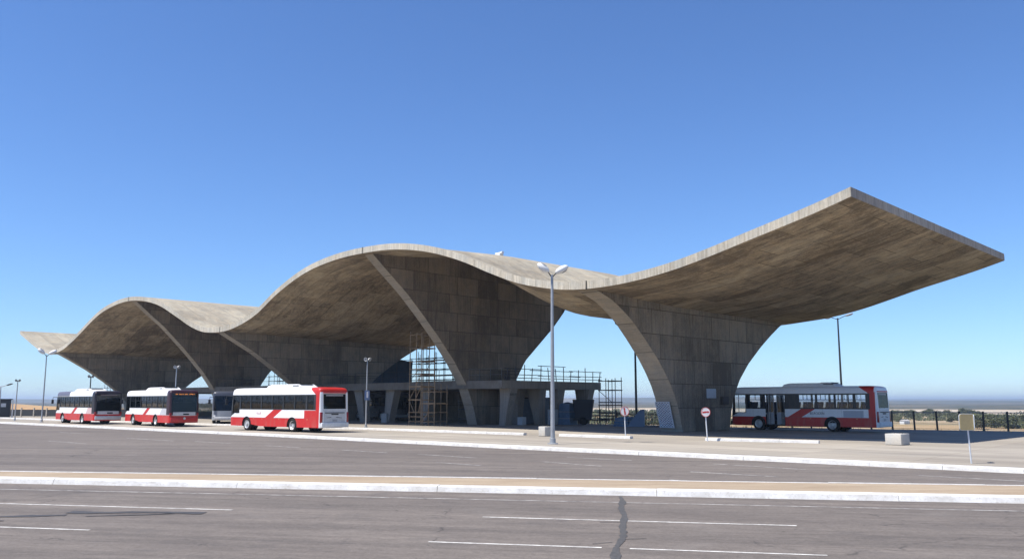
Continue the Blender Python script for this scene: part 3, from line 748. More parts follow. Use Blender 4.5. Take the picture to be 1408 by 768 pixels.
# ------------------------------------------------------------------ concrete blocks
def block(label,p,dx,dy,dz,rz,slot=True):
    o=thing('concrete_block',label,'concrete block',(p[0],p[1],0),rz)
    m=MB(); m.box((0,0,dz/2+.0),(dx,dy,dz),0,None,.025); m.build('block',M_block,o,smooth=True)
    for sx in (-1,1):
        m=MB(); m.path([(sx*dx*.25-.07,0,dz-.02),(sx*dx*.25-.07,0,dz+.05),(sx*dx*.25+.07,0,dz+.05),(sx*dx*.25+.07,0,dz-.02)],.012,6)
        m.build('lifting_loop',M_steel_d,o)
block('light concrete block alone on the open paving right of the pier',(20.05,44.75),.85,.95,.58,R(-50))
block('grey concrete block beside the foot of the tall twin lamp post',(2.15,55.85),.62,.6,.62,R(-50))

# ------------------------------------------------------------------ road signs
M_red=plain('sign_red',(.52,.03,.03),.45,0,.4,.2,5);M_signw=plain('sign_white',(.80,.78,.76),.4,0,.4,.06,5);M_tanback=plain('sign_back_tan',(.36,.29,.155),.6,.1,.3,.12,8);M_silver=plain('sign_edge',(.62,.66,.70),.4,.3)
def round_sign(label,p,zc,rad,face_rz,bar,lean=(0,0),seed=0):
    t=thing('road_sign',label,'road sign',(p[0],p[1],0),0)
    top=Vector((lean[0],lean[1],zc+rad*.7))
    m=MB(); m.tube((0,0,-.05),top,.035,10); m.build('pole',plain('sign_pole',(.62,.64,.66),.4,.2),t)
    c=Vector((lean[0]*.9,lean[1]*.9,zc)); d=Vector((math.sin(face_rz),-math.cos(face_rz),0)); sd=Vector((math.cos(face_rz),math.sin(face_rz),0)); c=c+d*.06
    m=MB(); m.lathe([(0,-.015),(rad,-.015),(rad,.0),(0,.0)],c,d,32); disc=m.build('disc',M_signw,t)
    m=MB(); m.lathe([(rad*.90,.002),(rad*.90,.006),(rad*1.0,.006),(rad*1.0,.002)],c,d,32); m.build('red_rim',M_red,disc)
    m=MB(); ca,sa=math.cos(bar),math.sin(bar); rr=random.Random(seed)
    u=sd*ca+Vector((0,0,1))*sa; w=-sd*sa+Vector((0,0,1))*ca
    L,Hh=rad*.72,rad*.17; pts=[]
    for i in range(13):
        s=-1+2*i/12; pts.append((s*L,Hh*rr.uniform(.75,1.25)))
    bot=[(s*1.0,-h*rr.uniform(.7,1.2)) for s,h in pts][::-1]
    q=[c+d*.006+u*a+w*b for a,b in pts+bot]
    n=len(pts)
    for i in range(n-1): m.poly([q[i],q[i+1],q[2*n-2-i],q[2*n-1-i]])
    m.build('red_bar',M_red,disc,recalc=False); return t
round_sign('round white no-entry sign with an upright red bar at the kerb end',(6.95,52.55),1.63,.29,R(14),R(98),(-.06,0),1)
round_sign('round white no-entry sign with a level red bar in front of the pier',(11.08,48.75),1.63,.275,R(8),R(4),(-.08,0),2)
t=thing('road_sign','square rounded sign seen from its tan back on the open paving','road sign',(16.75,31.4,0),R(10))
def rrect(hw,hh,r,n=5):
    P=[]
    for cx,cz,a0 in ((hw-r,hh-r,0),(-hw+r,hh-r,90),(-hw+r,-hh+r,180),(hw-r,-hh+r,270)):
        for i in range(n+1): a=R(a0+90*i/n);P.append((cx+r*math.cos(a),cz+r*math.sin(a)))
    return P
def plate(P,c,y0,y1,m,mi=0):
    n=len(P);o=len(m.v)
    for y in (y0,y1):
        for x,z in P: m.v.append((c[0]+x,y,c[1]+z))
    m.face([o+i for i in range(n)],mi);m.face([o+n+i for i in range(n)][::-1],mi)
    for i in range(n): j=(i+1)%n;m.face((o+i,o+n+i,o+n+j,o+j),mi)
m=MB(); plate(rrect(.30,.29,.09),(-.10,1.49),-.02,.01,m); m.build('plate',M_tanback,t)
m=MB(); plate(rrect(.315,.305,.10),(-.10,1.49),.012,.03,m); m.build('plate_front',M_silver,t)
m=MB(); m.tube((0,.06,-.05),(-.06,.06,1.55),.028,10); m.build('pole',plain('sign_pole2',(.62,.64,.66),.4,.2),t)
m=MB(); plate(rrect(.27,.27,.07),(.0,0),-.012,.012,m); o=m.build('rear_plate',M_silver,t); o.location=(.24,.14,1.49); o.rotation_euler=(0,0,R(62))

# ------------------------------------------------------------------ street lamps
def lamp(label,p,h,style,lean=0,rz=0,r0=.11,r1=.055,polemat=M_pole,hs=1.0,group=None,headmat=M_head):
    t=thing('street_lamp',label,'street lamp',(p[0],p[1],0),rz,group)
    top=Vector((lean,0,h))
    m=MB(); m.tube((0,0,-.05),top*.55,r0,12,0,(r0+r1)*.5,False); m.tube(top*.55,top,(r0+r1)*.5,12,0,r1); m.build('pole',polemat,t,smooth=True)
    m=MB(); m.lathe([(r0*2.3,-.02),(r0*2.3,.05),(r0*1.3,.07),(r0*1.25,.3),(r0*1.02,.32)],(0,0,0),(0,0,1),12); m.build('base_flange',polemat,t,smooth=True)
    if style in('twin','cobra'):
        for s,el in ((-1,38),(1,28)):
            if style=='cobra': el=12+s*4
            d=Vector((s*math.cos(R(el)),-.12,math.sin(R(el))))
            e0=top; e1=top+d*.34*hs
            if style=='cobra': e1=top+d*.75*hs
            m=MB(); m.tube(e0-Vector((0,0,.15)),e1,.035*hs,8); arm=m.build('arm',polemat if style=='cobra' else M_steel_d,t)
            Mx=Vector((1,0,0)).rotation_difference(d).to_matrix()
            m=MB(); m.ellipsoid(e1+d*.36*hs,(.46*hs,.25*hs,(.22 if style=='twin' else .09)*hs),Mx,14,9); m.build('lamp_head',headmat,t,smooth=True)
            m=MB(); nrm=Mx@Vector((0,0,-1)); m.ellipsoid(e1+d*.40*hs+nrm*.075*hs,(.33*hs,.18*hs,(.165 if style=='twin' else .05)*hs),Mx,12,7); m.build('diffuser',M_glassdark,t,smooth=True)
    elif style=='single':
        for s,d in ((1,Vector((1,-.2,.28))),(-1,Vector((-.5,.3,.1)))):
            e1=top+d*.7; m=MB(); m.tube(top,e1,.04,8); m.build('arm',polemat,t)
            Mx=Vector((1,0,0)).rotation_difference(d.normalized()).to_matrix()
            m=MB(); m.ellipsoid(e1+d.normalized()*.35,(.42,.16,.09),Mx,12,7); m.build('lamp_head',headmat,t,smooth=True)
    elif style=='flood':
        m=MB(); m.box(top+Vector((0,0,.02)),(.75*hs,.08,.07)); m.build('crossbar',M_steel_d,t)
        for s in (-1,1):
            c=top+Vector((s*.30*hs,-.06,.08)); d=Vector((s*.55,-.75,-.25)).normalized()
            m=MB(); m.lathe([(0,-.22*hs),(.10*hs,-.2*hs),(.26*hs,.0),(.30*hs,.10*hs),(.27*hs,.10*hs),(.2*hs,.02*hs)],c,d,16); m.build('lamp_head',headmat,t,smooth=True)
            m=MB(); m.lathe([(0,.06*hs),(.26*hs,.06*hs),(.26*hs,.07*hs),(0,.08*hs)],c,d,16); m.build('diffuser',M_glassdark,t)
    return t
lamp('tall grey lamp post with two upturned white heads in front of the mezzanine',(2.16,45.6),9.05,'twin',.02,0,.125,.07,M_pole,.86)
lamp('thin lamp post with one white head standing left of all the buses',(-50.71,92.44),7.2,'twin',.0,R(20),.085,.05,M_steel_g,.95)
lamp('lamp post with dark round floodlights near the left bank',(-57.6,99.3),4.55,'flood',0,R(30),.07,.05,M_steel_g,.5,headmat=M_steel_d)
lamp('short lamp post with flat side heads at the far left edge',(-61.8,103.1),3.95,'single',0,R(10),.09,.06,M_steel_g,1,headmat=M_steel_d)
lamp('dark floodlight post rising behind the farthest bus',(-50.4,102),5.1,'flood',-.05,R(35),.08,.06,M_steel_d,.6,headmat=M_steel_d)
lamp('floodlight post with white heads standing behind the second bus from left',(-34.0,86.2),5.6,'flood',0,R(38),.08,.05,M_steel_g,.58)
lamp('lamp post with a white ring-like head at the platform right of the middle bus',(-12.69,74.53),5.8,'flood',0,R(25),.075,.045,M_pole,.55)
lamp('dark lamp post reaching up behind the right bus under the roof tip',(36.7,95),11.5,'cobra',0,R(-15),.13,.08,M_steel_d,1.1,headmat=M_steel_g)
lamp('dark lamp post beside the palisade with its head behind the nearest pier',(12.0,82.6),9.6,'cobra',0,R(-8),.13,.08,M_steel_d,1.25,headmat=M_steel_d)
# notice plate on the lamp post right of the middle bus
t=thing('notice_sign','small blue-and-white notice strapped to the lamp post right of the middle bus','notice',(-12.69,74.40,2.75),R(25))
m=MB(); plate(rrect(.22,.42,.04),(.06,.0),-.03,-.01,m); m.build('plate',plain('notice_blue',(.13,.19,.34),.5),t)
m=MB(); plate(rrect(.07,.26,.02),(.08,.06),-.036,-.031,m); m.build('panel',M_signw,t)

# ------------------------------------------------------------------ fences
def mesh_fence(label,pts,h,spacing,railz=True):
    t=thing('mesh_fence',label,'fence',(pts[0][0],pts[0][1],0),0); o=Vector(pts[0]); P=[Vector(p)-o for p in pts]
    Q=resample(P,spacing)
    for i,p in enumerate(Q[:90]):
        m=MB(); k=rnd.uniform(-.03,.03); m.box((p.x,p.y,h/2+.02),(.11,.11,h+.06),0,Matrix.Rotation(k,3,'Y')); m.build('post',M_steel_d,t)
    m=MB()
    for a,b in zip(Q[:-1],Q[1:]):
        for z in (.12,.5,h-.04) : m.tube((*a,z),(*b,z),.012 if z<h-.1 else .032,5)
        n=int((b-a).length/.16)
        for i in range(1,n): c=a.lerp(b,i/n); m.tube((*c,.06),(*c,h-.05),.0035,3,0,None,False)
    m.build('wire_mesh',plain('fence_wire',(.33,.34,.35),.5,.4),t); return t
mesh_fence('black-posted wire mesh fence along the right edge of the paving',[(22.6,74.2),(30.5,68.8),(37.4,64.7),(64,48.6),(112,19.5)],1.42,1.52)
t=thing('palisade_fence','dark palisade fence between the board and the nearest pier foot','fence',(9.7,79.5,0),0)
a,b=Vector((0,0)),Vector((6.4,-6.6))
m=MB();n=58
for i in range(n+1):
    p=a.lerp(b,i/n); m.box((p.x,p.y,.62),(.055,.03,1.24),0,Matrix.Rotation(R(-46),3,'Z')); m.poly([(p.x-.02,p.y+.02,1.24),(p.x+.02,p.y-.02,1.24),(p.x,p.y,1.36)])
m.build('pickets',M_steel_d,t)
m=MB()
for z in (.25,1.05): m.tube((*a,z),(*b,z),.035,6)
m.build('rails',M_steel_d,t)
for s in (0,.33,.66,1):
    p=a.lerp(b,s); m=MB(); m.box((p.x,p.y,.7),(.09,.09,1.4)); m.build('post',M_steel_d,t)
t=thing('tube_fence','open tube barrier between the mezzanine end and the blue heap','fence',(4.5,85.5,0),0)
a,b=Vector((0,0)),Vector((5.2,-5.2)); m=MB()
for z in (.45,.85,1.2): m.tube((*a,z),(*b,z),.03,6)
m.build('rails',M_steel_d,t)
for s in (0,.25,.5,.75,1): p=a.lerp(b,s); m=MB(); m.tube((*p,0),(*p,1.45),.05,8); m.build('post',M_steel_d,t)
# yellowish slatted fence seen between second bus and coach
t=thing('slat_fence','weathered yellow-brown slat fence beyond the gap beside the dark coach','fence',tuple(W(84,24.6))+(0,),BROT)
m=MB()
for i in range(110): m.box((-i*.42+6,0,.95+rnd.uniform(-.08,.08)),(.26,.04,1.9+rnd.uniform(-.1,.1)))
m.build('slats',plain('slat_yellow',(.30,.25,.12),.8,0,.2,.5,1.2),t)
m=MB()
for z in (.4,1.5): m.box((-17,.05,z),(46,.05,.08))
m.build('rails',M_bark,t)

# left bank, panel fence and booth
m=MB(); n=44
bank0=Vector((-135,160)); bank1=Vector((-45,133.5))
bp=[]
for i in range(n+1):
    s=i/n; c=bank0.lerp(bank1,s); hgt=1.9*smooth((1-s)/.9)+.5*nz(s*6,1,1,3)*smooth((1-s)/.2)+.45
    row=[]
    for u,f in ((-9,0),(-6,.32),(-3,.8),(0,1.0),(6,1.05),(14,.8),(22,0)):
        q=c+Vector((.28,.96))*u; row.append((q.x,q.y,-.35+(hgt+.35)*f+.15*nz(q.x,q.y,.25,4)*f))
    bp.append(row)
k=7
for row in bp: m.v+=row
for i in range(n):
    for j in range(k-1): m.face((i*k+j,i*k+j+1,(i+1)*k+j+1,(i+1)*k+j))
def mat_bank():
    t=NT('bare_earth_bank');c=t.geo();n1=t.noise(c,.18,5,.7);n2=t.noise(c,2.,4,.7)
    col=t.mix(t.ramp(n1,[(.35,0.0),(.65,1.0)]),(.33,.20,.115),(.42,.31,.175)); col=t.mix(t.ramp(n2,[(.55,0.0),(.75,.5)]),col,(.16,.13,.06));t.bump(n2,.5,.05);return t.set(col,.95,0,.1)
tag(m.build('earth_bank',mat_bank(),smooth=True),kind='structure')
t=thing('panel_fence','low dark panel fence with pale posts below the left earth bank','fence',(-95,133.5,0),0)
a,b=Vector((0,0)),Vector((52,-16.5)); d=(b-a).normalized(); rz=math.atan2(d.y,d.x)
for i in range(24):
    p=a.lerp(b,i/23); m=MB(); m.box((p.x,p.y,.62),(.16,.16,1.3),0,Matrix.Rotation(rz,3,'Z')); m.build('post',plain('fence_post_pale',(.42,.38,.33),.8),t)
m=MB()
for i in range(23):
    p=a.lerp(b,(i+.5)/23); m.box((p.x,p.y,.55),(2.05,.05,.95),0,Matrix.Rotation(rz,3,'Z'))
m.build('panels',plain('fence_panel_dark',(.03,.032,.036),.7),t)
t=thing('ticket_booth','small dark booth with pale corner posts at the far left','booth',(-70.3,118.5,0),R(28))
m=MB(); m.box((0,0,1.25),(1.5,1.5,2.4),0,None,.03); m.build('shell',plain('booth_dark',(.02,.024,.032),.5),t)
m=MB(); m.box((0,0,2.5),(1.8,1.8,.12)); m.build('roof',M_steel_d,t)
for sx in (-1,1):
    m=MB(); m.box((sx*1.0,-.5,1.2),(.16,.16,2.4)); m.build('post',M_white_paint,t)
m=MB(); m.box((-.1,-.76,1.7),(.6,.03,.5)); m.build('window',M_wcab,t)

# ------------------------------------------------------------------ buses
def paint(name,style):
    t=NT(name);c=t.coord('Object');x,y,z=t.sep(c)
    white=(.78,.78,.77);red=(.50,.018,.014)
    def lt(a,b): return t.math('LESS_THAN',a,b)
    def gt(a,b): return t.math('GREATER_THAN',a,b)
    def AND(*q):
        r=q[0]
        for k in q[1:]: r=t.mul(r,k)
        return r
    def OR(*q):
        r=q[0]
        for k in q[1:]: r=t.math('MAXIMUM',r,k)
        return r
    col=white
    below=lt(z,.96)
    xc=t.math('SUBTRACT',5.75,t.mul(t.math('SUBTRACT',z,.96),1.75))
    stripe=AND(lt(t.math('ABSOLUTE',t.math('SUBTRACT',x,xc)),.50 if style!='B' else .36),lt(z,1.56))
    if style=='A':
        rear=AND(lt(x,t.math('ADD',.52,t.mul(t.math('SUBTRACT',z,2.55),t.mul(gt(z,2.55),1.5)))),gt(x,.15))
        rear=OR(rear,AND(lt(x,.6),gt(z,2.74))) if name.endswith('mid') else AND(rear,gt(x,.2))
        engine=AND(lt(x,1.75),lt(z,1.5),gt(x,.15)) if name.endswith('mid') else AND(lt(x,.62),gt(x,.15),lt(z,2.66))
        redm=OR(AND(below,gt(x,.15)),stripe,rear,engine)
        col=t.mix(redm,col,red)
        if not name.endswith('mid'):
            col=t.mix(AND(lt(x,2.3),gt(x,.95),lt(z,1.42),gt(z,.98)),col,(.42,.44,.48))
        band=AND(gt(z,1.52),lt(z,2.58),gt(x,.5))
    else:
        redm=OR(below,stripe); col=t.mix(redm,col,red)
        if style=='B':
            sl=AND(lt(x,t.math('SUBTRACT',2.2,t.mul(t.math('SUBTRACT',z,.96),.9))),gt(z,.96),gt(x,.5)); col=t.mix(sl,col,(.50,.50,.52) if name.endswith('second') else (.60,.42,.40))
        rear=AND(lt(x,.72),gt(z,.98)); col=t.mix(rear,col,(.030,.006,.012) if name.endswith('second') else (.014,.008,.011))
        if not name.endswith('second'):
            col=t.mix(AND(gt(z,2.6),gt(x,6.8)),col,(.12,.11,.14))
        band=AND(gt(z,1.52),lt(z,2.58),gt(x,.7))
    # driver's window drop at the front
    slope=AND(gt(z,t.math('SUBTRACT',1.55,t.mul(t.math('SUBTRACT',x,9.45),.5))),lt(z,2.58),gt(x,9.4))
    col=t.mix(OR(band,slope),col,(.018,.02,.023))
    n=t.noise(c,1.6,5,.7); dirt=t.noise(t.mapv(c,(1.2,1.2,.35)),2,5,.7)
    col=t.mix(t.mul(t.ramp(dirt,[(.48,0.0),(.75,.55)]),t.ramp(z,[(.25,1.0),(1.0,.25)])),col,(.27,.21,.16))
    # panel seams
    w=t.math('FRACT',t.math('DIVIDE',t.math('ADD',x,.2),1.3))
    seam=AND(lt(w,.012),lt(z,1.5)); seam=OR(seam,lt(t.math('ABSOLUTE',t.math('SUBTRACT',z,.96)),.008))
    col=t.mix(t.mul(seam,.5),col,(.10,.08,.07))
    return t.set(col,t.ramp(n,[(.3,.30),(.7,.44)]),0,.4,.08)

BL,BW=10.8,2.5
HWD=BW/2
def bus_shell(door=None,rearwin=(1.55,2.62),rear_half=.9):
    """plan loop: starts at the rear middle, goes round the left side to the front and back along the right side"""
    arches=[(3.1,.56),(8.5,.56)]; ZC=.47
    pane=[9.35,8.05,6.75,5.45,4.15,2.85,1.55]
    wins=[]                                    # (x0,x1,z0,z1)
    edges=sorted(pane)
    for a,b in zip(edges[:-1],edges[1:]): wins.append((a+.05,b-.05,1.60,2.50))
    wins.append((.72,1.45,1.60,2.50)); drv=(9.45,10.35,1.25,2.50)
    def side(hasdoor):
        xs={.18,BL-.42}
        W_=list(wins)
        if hasdoor: W_=[w for w in W_ if w[1]<door[0]-.02 or w[0]>door[1]+.02]
        for w in W_: xs|={w[0],w[1]}
        xs|={drv[0],drv[1]}
        if hasdoor: xs|={door[0],door[1]}
        for c,r in arches:
            for k in range(17): xs.add(round(c-r*math.cos(math.pi*k/16),4))
        xs=sorted(xs); out=[xs[0]]
        for x in xs[1:]:
            if x-out[-1]>.006: out.append(x)
        return out,W_
    L=[];
    def add(x,y,tg): L.append((x,y,tg))
    RR=.18;rs=6
    xsl,WLs=side(door is not None); xsr,WRs=side(False)
    # rear half-left, corner
    for yy in (0,rear_half): add(0,yy,'rear')
    for i in range(rs+1):
        a=R(90*i/rs); add(RR-RR*math.cos(a) ,HWD-RR+RR*math.sin(a),'cornerL' if i<rs else 'left')
    L[-1]=(RR,HWD,'left')
    for x in xsl[1:]: add(x,HWD,'left')
    # front: bowed
    fr=[]
    for i in range(1,12):
        a=i/12; y=HWD*math.cos(math.pi*a); x=BL-.42+.42*(math.sin(math.pi*a))**.55; fr.append((x,y))
    L[-1]=(L[-1][0],L[-1][1],'front')
    for x,y in fr: add(x,y,'front')
    add(BL-.42,-HWD,'right')
    for x in xsr[::-1][1:]: add(x,-HWD,'right')
    L[-1]=(RR,-HWD,'cornerR')
    for i in range(1,rs+1):
        a=R(90*i/rs); add(RR-RR*math.sin(a),-HWD+RR-RR*math.cos(a),'cornerR' if i<rs else 'rear')
    add(0,-rear_half,'rear')
    zl=[.34,.96,1.25,1.60,2.05,2.50,2.62,2.78,2.93,3.01,3.055,3.085]
    inset=[.0,0,0,0,0,0,.0,.012,.05,.13,.30,.65]
    def bottom(x):
        z=.34
        for c,r in arches:
            if abs(x-c)<r: z=max(z,ZC+math.sqrt(max(0,r*r-(x-c)**2)))
        return z
    m=MB(); n=len(L); K=len(zl)
    for x,y,tg in L:
        for k,z in enumerate(zl):
            ins=inset[k]
            yy=y*(1-ins/HWD*.98); xx=x+(0.9*ins if x<1 else 0)*(1-min(1,x/1.))-(0.9*ins if x>BL-1 else 0)*max(0,(x-(BL-1)))
            # slight rake of rear and windscreen
            if x<.6: xx+= .05*max(0,z-1.2)*(1-x/.6)
            if x>BL-.6: xx-= .16*max(0,z-1.2)*((x-(BL-.6))/.6)
            if tg in('left','right','front') and z<=1.2: z=max(z,bottom(x)) if .5<x<BL-.5 else z
            m.v.append((xx,yy,z))
    def inwin(W_,x0,x1,z0,z1): return any(x0>=w[0]-.02 and x1<=w[1]+.02 and z0>=w[2]-.02 and z1<=w[3]+.02 for w in W_)
    open_cells=[]
    for i in range(n):
        j=(i+1)%n; a,b=L[i],L[j]
        for k in range(K-1):
            z0,z1=zl[k],zl[k+1]; x0,x1=min(a[0],b[0]),max(a[0],b[0]); tg=a[2]
            if tg=='left' and abs(a[1]-b[1])<1e-4:
                if inwin(WLs+[drv],x0,x1,z0,z1): continue
                if door and x0>=door[0]-.02 and x1<=door[1]+.02 and z1<=2.55: continue
            if tg=='right' and abs(a[1]-b[1])<1e-4 and inwin(WRs+[drv],x0,x1,z0,z1): continue
            if tg=='front' and .8<=0: continue
            if tg=='front' and 1.25<=z0 and z1<=2.63 and abs(a[1])<HWD-.05 and abs(b[1])<HWD-.05: continue
            if tg=='rear' and rearwin[0]-.02<=z0 and z1<=rearwin[1]+.02 and abs(a[1])<=rear_half and abs(b[1])<=rear_half: continue
            m.face((i*K+k,j*K+k,j*K+k+1,i*K+k+1))
    m.face([i*K+K-1 for i in range(n)])
    return m,WLs,WRs,drv
def bus(label,loc_,heading,style,name_paint,door=None,group='red and white city buses',ac=True,rz=None,dark=None):
    t=thing('city_bus' if not dark else 'coach',label,'bus',(loc_[0],loc_[1],0),math.atan2(heading[1],heading[0]),group)
    # origin: rear-left corner at ground -> shift
    P=dark or paint(name_paint,style); GL=M_glass_clear if door else M_glass
    rw=(1.60,2.62) if style=='A' else (1.25,2.78)
    m,WLs,WRs,drv=bus_shell(door,rw,.98 if style=='A' else 1.07)
    def sh(mb): 
        mb.v=[(x,y-HWD,z) for x,y,z in mb.v]; return mb
    body=m.build('body',P,t,smooth=True); body.location=(0,-HWD,0)
    ch=[]
    def part(mb,name,mats,parent=None,smooth=False):
        o=mb.build(name,mats,parent or t,smooth=smooth)
        if parent is None: o.location=(0,-HWD,0)
        return o
    fr=plain('window_frame_black',(.016,.017,.019),.4)
    def window(x0,x1,z0,z1,sgn):
        mb=MB(); y=sgn*(HWD-.035); mb.poly([(x0-.01,y,z0-.01),(x1+.01,y,z0-.01),(x1+.01,y,z1+.01),(x0-.01,y,z1+.01)],0)
        if z0>1.5:
            mb.box(((x0+x1)/2,y+sgn*.012,2.16),(x1-x0,.03,.045),1)
            if x1-x0>1: mb.box(((x0+x1)/2,y+sgn*.012,2.33),(.04,.03,.34),1)
        mb.box((x0+.012,y+sgn*.012,(z0+z1)/2),(.03,.03,z1-z0),1); mb.box((x1-.012,y+sgn*.012,(z0+z1)/2),(.03,.03,z1-z0),1)
        part(mb,'window',[GL,fr])
    for w in WLs+[drv]: window(*w,1)
    for w in WRs+[drv]: window(*w,-1)
    # windscreen
    mb=MB(); pts=[]
    for i in range(1,12):
        a=i/12; y=HWD*math.cos(math.pi*a); x=BL-.42+.42*(math.sin(math.pi*a))**.55; pts.append((x,y))
    for (xa,ya),(xb,yb) in zip(pts[:-1],pts[1:]):
        def px(x,z): return x-.02-.16*max(0,z-1.2)*(max(0,x-(BL-.6))/.6)
        mb.poly([(px(xa,1.24),ya,1.24),(px(xb,1.24),yb,1.24),(px(xb,2.64),yb,2.64),(px(xa,2.64),ya,2.64)],0)
    mb.box((BL-.16,0,1.94),(.03,.05,1.4),1)
    part(mb,'windscreen',[M_glass_dk if dark else GL,fr])
    # rear window and fittings
    hw=.97 if style=='A' else 1.08
    mb=MB(); x=.01; mb.poly([(x+.05*(rw[0]-1.2),-hw,rw[0]),(x+.05*(rw[0]-1.2),hw,rw[0]),(x+.05*1.5,hw,rw[1]),(x+.05*1.5,-hw,rw[1])],0)
    part(mb,'rear_window',[M_glass_dk])
    silver=plain('silver_panel',(.55,.56,.57),.4,.1,.5,.15,3)
    if style=='A':
        mb=MB(); plate_pts=[(-.93,.72),(.93,.72),(.99,1.56),(-.99,1.56)]
        o=len(mb.v)
        for xx in (-.012,.02):
            for y,z in plate_pts: mb.v.append((xx+.05*max(0,z-1.2),y,z))
        mb.face((0,1,2,3));mb.face((4,7,6,5))
        for i in range(4): j=(i+1)%4; mb.face((i,j,4+j,4+i))
        hatch=part(mb,'engine_hatch',silver)
        mb=MB(); mb.box((-.02,0,1.34),(.02,1.7,.05)); mb.box((-.02,.0,1.24),(.02,.6,.07)); mb.box((-.022,-.35,1.02),(.014,.5,.03),0,Matrix.Rotation(.1,3,'X')); mb.box((-.022,.5,1.03),(.014,.35,.03),0,Matrix.Rotation(-.1,3,'X')); mb.build('vent_slot',M_under,hatch)
        mb=MB(); mb.box((-.022,0,.82),(.016,.4,.14)); mb.build('number_plate',plain('plate_grey',(.35,.36,.37),.5),hatch)
        mb=MB(); mb.box((-.03,0,.52),(.16,2.36,.34),0,None,.05); part(mb,'bumper',M_white_paint,None,True)
        for s in (-1,1):
            mb=MB(); mb.box((.06,s*1.13,1.03),(.14,.20,.72),0,None,.04); part(mb,'tail_light',plain('tail_light_red',(.28,.012,.012),.25,0,.6),None,True)
        mb=MB(); mb.box((.06,0,2.70),(.05,2.0,.07)); part(mb,'red_trim',M_red)
        mb=MB(); mb.box((.075,0,2.52),(.012,1.5,.09)); part(mb,'destination_display',plain('led_off',(.38,.36,.36),.5))
    else:
        second=name_paint.endswith('second')
        mb=MB(); mb.box((-.005,0,1.07),(.03,1.9,.30),0,None,.01); hatch=part(mb,'engine_hatch',silver)
        mb=MB(); mb.box((-.024,-.15,1.05),(.012,.5,.12)); mb.build('number_plate',M_under,hatch)
        mb=MB(); mb.box((-.02,0,.60),(.14,2.36,.34),0,None,.05); part(mb,'bumper',M_red if second else silver,None,True)
        mb=MB(); mb.lathe([(0,0),(.10,0),(.10,.02),(.085,.02),(.085,.01),(0,.01)],(-.09,0,.7),(-1,0,0),20); part(mb,'emblem',silver)
        for s in (-1,1):
            mb=MB(); mb.box((.04,s*1.14,1.02),(.14,.17,.26),0,None,.03); part(mb,'tail_light',plain('tail_light_red',(.28,.012,.012),.25,0,.6),None,True)
        # amber destination characters, too small to read
        if second:
            mb=MB(); rr=random.Random(4)
            for k in range(17):
                y=-.78+k*.095
                if k in (5,9,14): continue
                for q in range(3): mb.box((.062,y+rr.uniform(-.02,.02),2.68+.03*q),(.008,rr.uniform(.02,.06),.018))
            t2=NT('amber_led'); t2.b.inputs['Emission Color'].default_value=(1,.35,.06,1); t2.b.inputs['Emission Strength'].default_value=1.2; t2.set((.5,.16,.03),.5)
            part(mb,'destination_display',t2.mat)
        else:
            mb=MB(); mb.box((.06,0,2.7),(.01,1.5,.06)); part(mb,'destination_display',plain('led_off2',(.30,.22,.22),.5))
    # lower trim, underbody, wheel housings
    mb=MB(); mb.box((BL/2,0,.5),(BL-.5,BW-.72,.36)); mb.box((5.6,-.9,.5),(1.4,.5,.36)); mb.box((5.9,.85,.48),(1.0,.5,.34))
    for c in (3.1,8.5):
        mb.box((c,0,.85),(1.24,BW-.16,.5))
    part(mb,'underbody',M_under)
    # interior floor and seats
    mb=MB(); mb.box((BL/2,0,1.0),(BL-.4,BW-.12,.10),0)
    if door:
        mb.v=[]; mb.f=[]; mb.m=[]; mb.box((door[0]/2+.1,0,1.0),(door[0]-.3,BW-.12,.1),0); mb.box(((door[1]+BL)/2-.1,0,1.0),(BL-door[1]-.3,BW-.12,.1),0); mb.box(((door[0]+door[1])/2,-.4,1.0),(door[1]-door[0],BW-.95,.1),0)
    k=0
    for xx in np.arange(1.0,9.3,.82):
        for s in (-1,1):
            if door and s>0 and door[0]-.5<xx<door[1]+.4: continue
            mb.box((xx,s*.75,1.3),(.42,.86,.12),1,None,0); mb.box((xx-.2,s*.75,1.65),(.10,.86,.72),1,Matrix.Rotation(R(-8),3,'Y'))
    for xx in np.arange(1.6,9.6,1.6):
        mb.tube((xx,.3 if int(xx*10)%2 else -.3,1.05),(xx,.3 if int(xx*10)%2 else -.3,2.9),.02,6,2)
    mb.tube((1,.35,2.72),(9.6,.35,2.72),.02,6,2); mb.tube((1,-.35,2.72),(9.6,-.35,2.72),.02,6,2)
    mb.box((.28,0,1.5),(.08,2.2,1.0),0); mb.box((9.75,.15,1.6),(.1,.9,.9),0)
    part(mb,'interior',[M_int,M_seat,plain('grab_pole',(.5,.42,.1),.4)])
    # wheels
    for c in (3.1,8.5):
        for s in (-1,1):
            mb=MB(); mb.lathe([(.30,0),(.40,-.01),(.455,.03),(.47,.09),(.47,.20),(.45,.25),(.30,.26)],(c,s*(HWD-.03)-(0 if s<0 else 0)+(0.0),.47),(0,-s,0),28)
            wh=part(mb,'wheel',M_rubber,None,True)
            mb=MB(); mb.lathe([(0,-.035 if c>5 else .06),(.09,-.035 if c>5 else .06),(.10,.02 if c>5 else .10),(.20,.05 if c>5 else .12),(.27,.03),(.305,0),(.305,.05)],(c,s*(HWD-.03),.47),(0,-s,0),24)
            for q in range(8):
                a=2*math.pi*q/8; mb.tube((c+.15*math.cos(a),s*(HWD-.05),.47+.15*math.sin(a)),(c+.15*math.cos(a),s*(HWD-.10),.47+.15*math.sin(a)),.018,6)
            mb.build('rim',M_rim,wh,smooth=True)
        mb=MB()
        for s in (-1,1): mb.lathe([(0,0),(.46,0),(.46,.3),(0,.3)],(c,s*(HWD-.42),.47),(0,-s,0),20)
        part(mb,'inner_wheel',M_rubber)
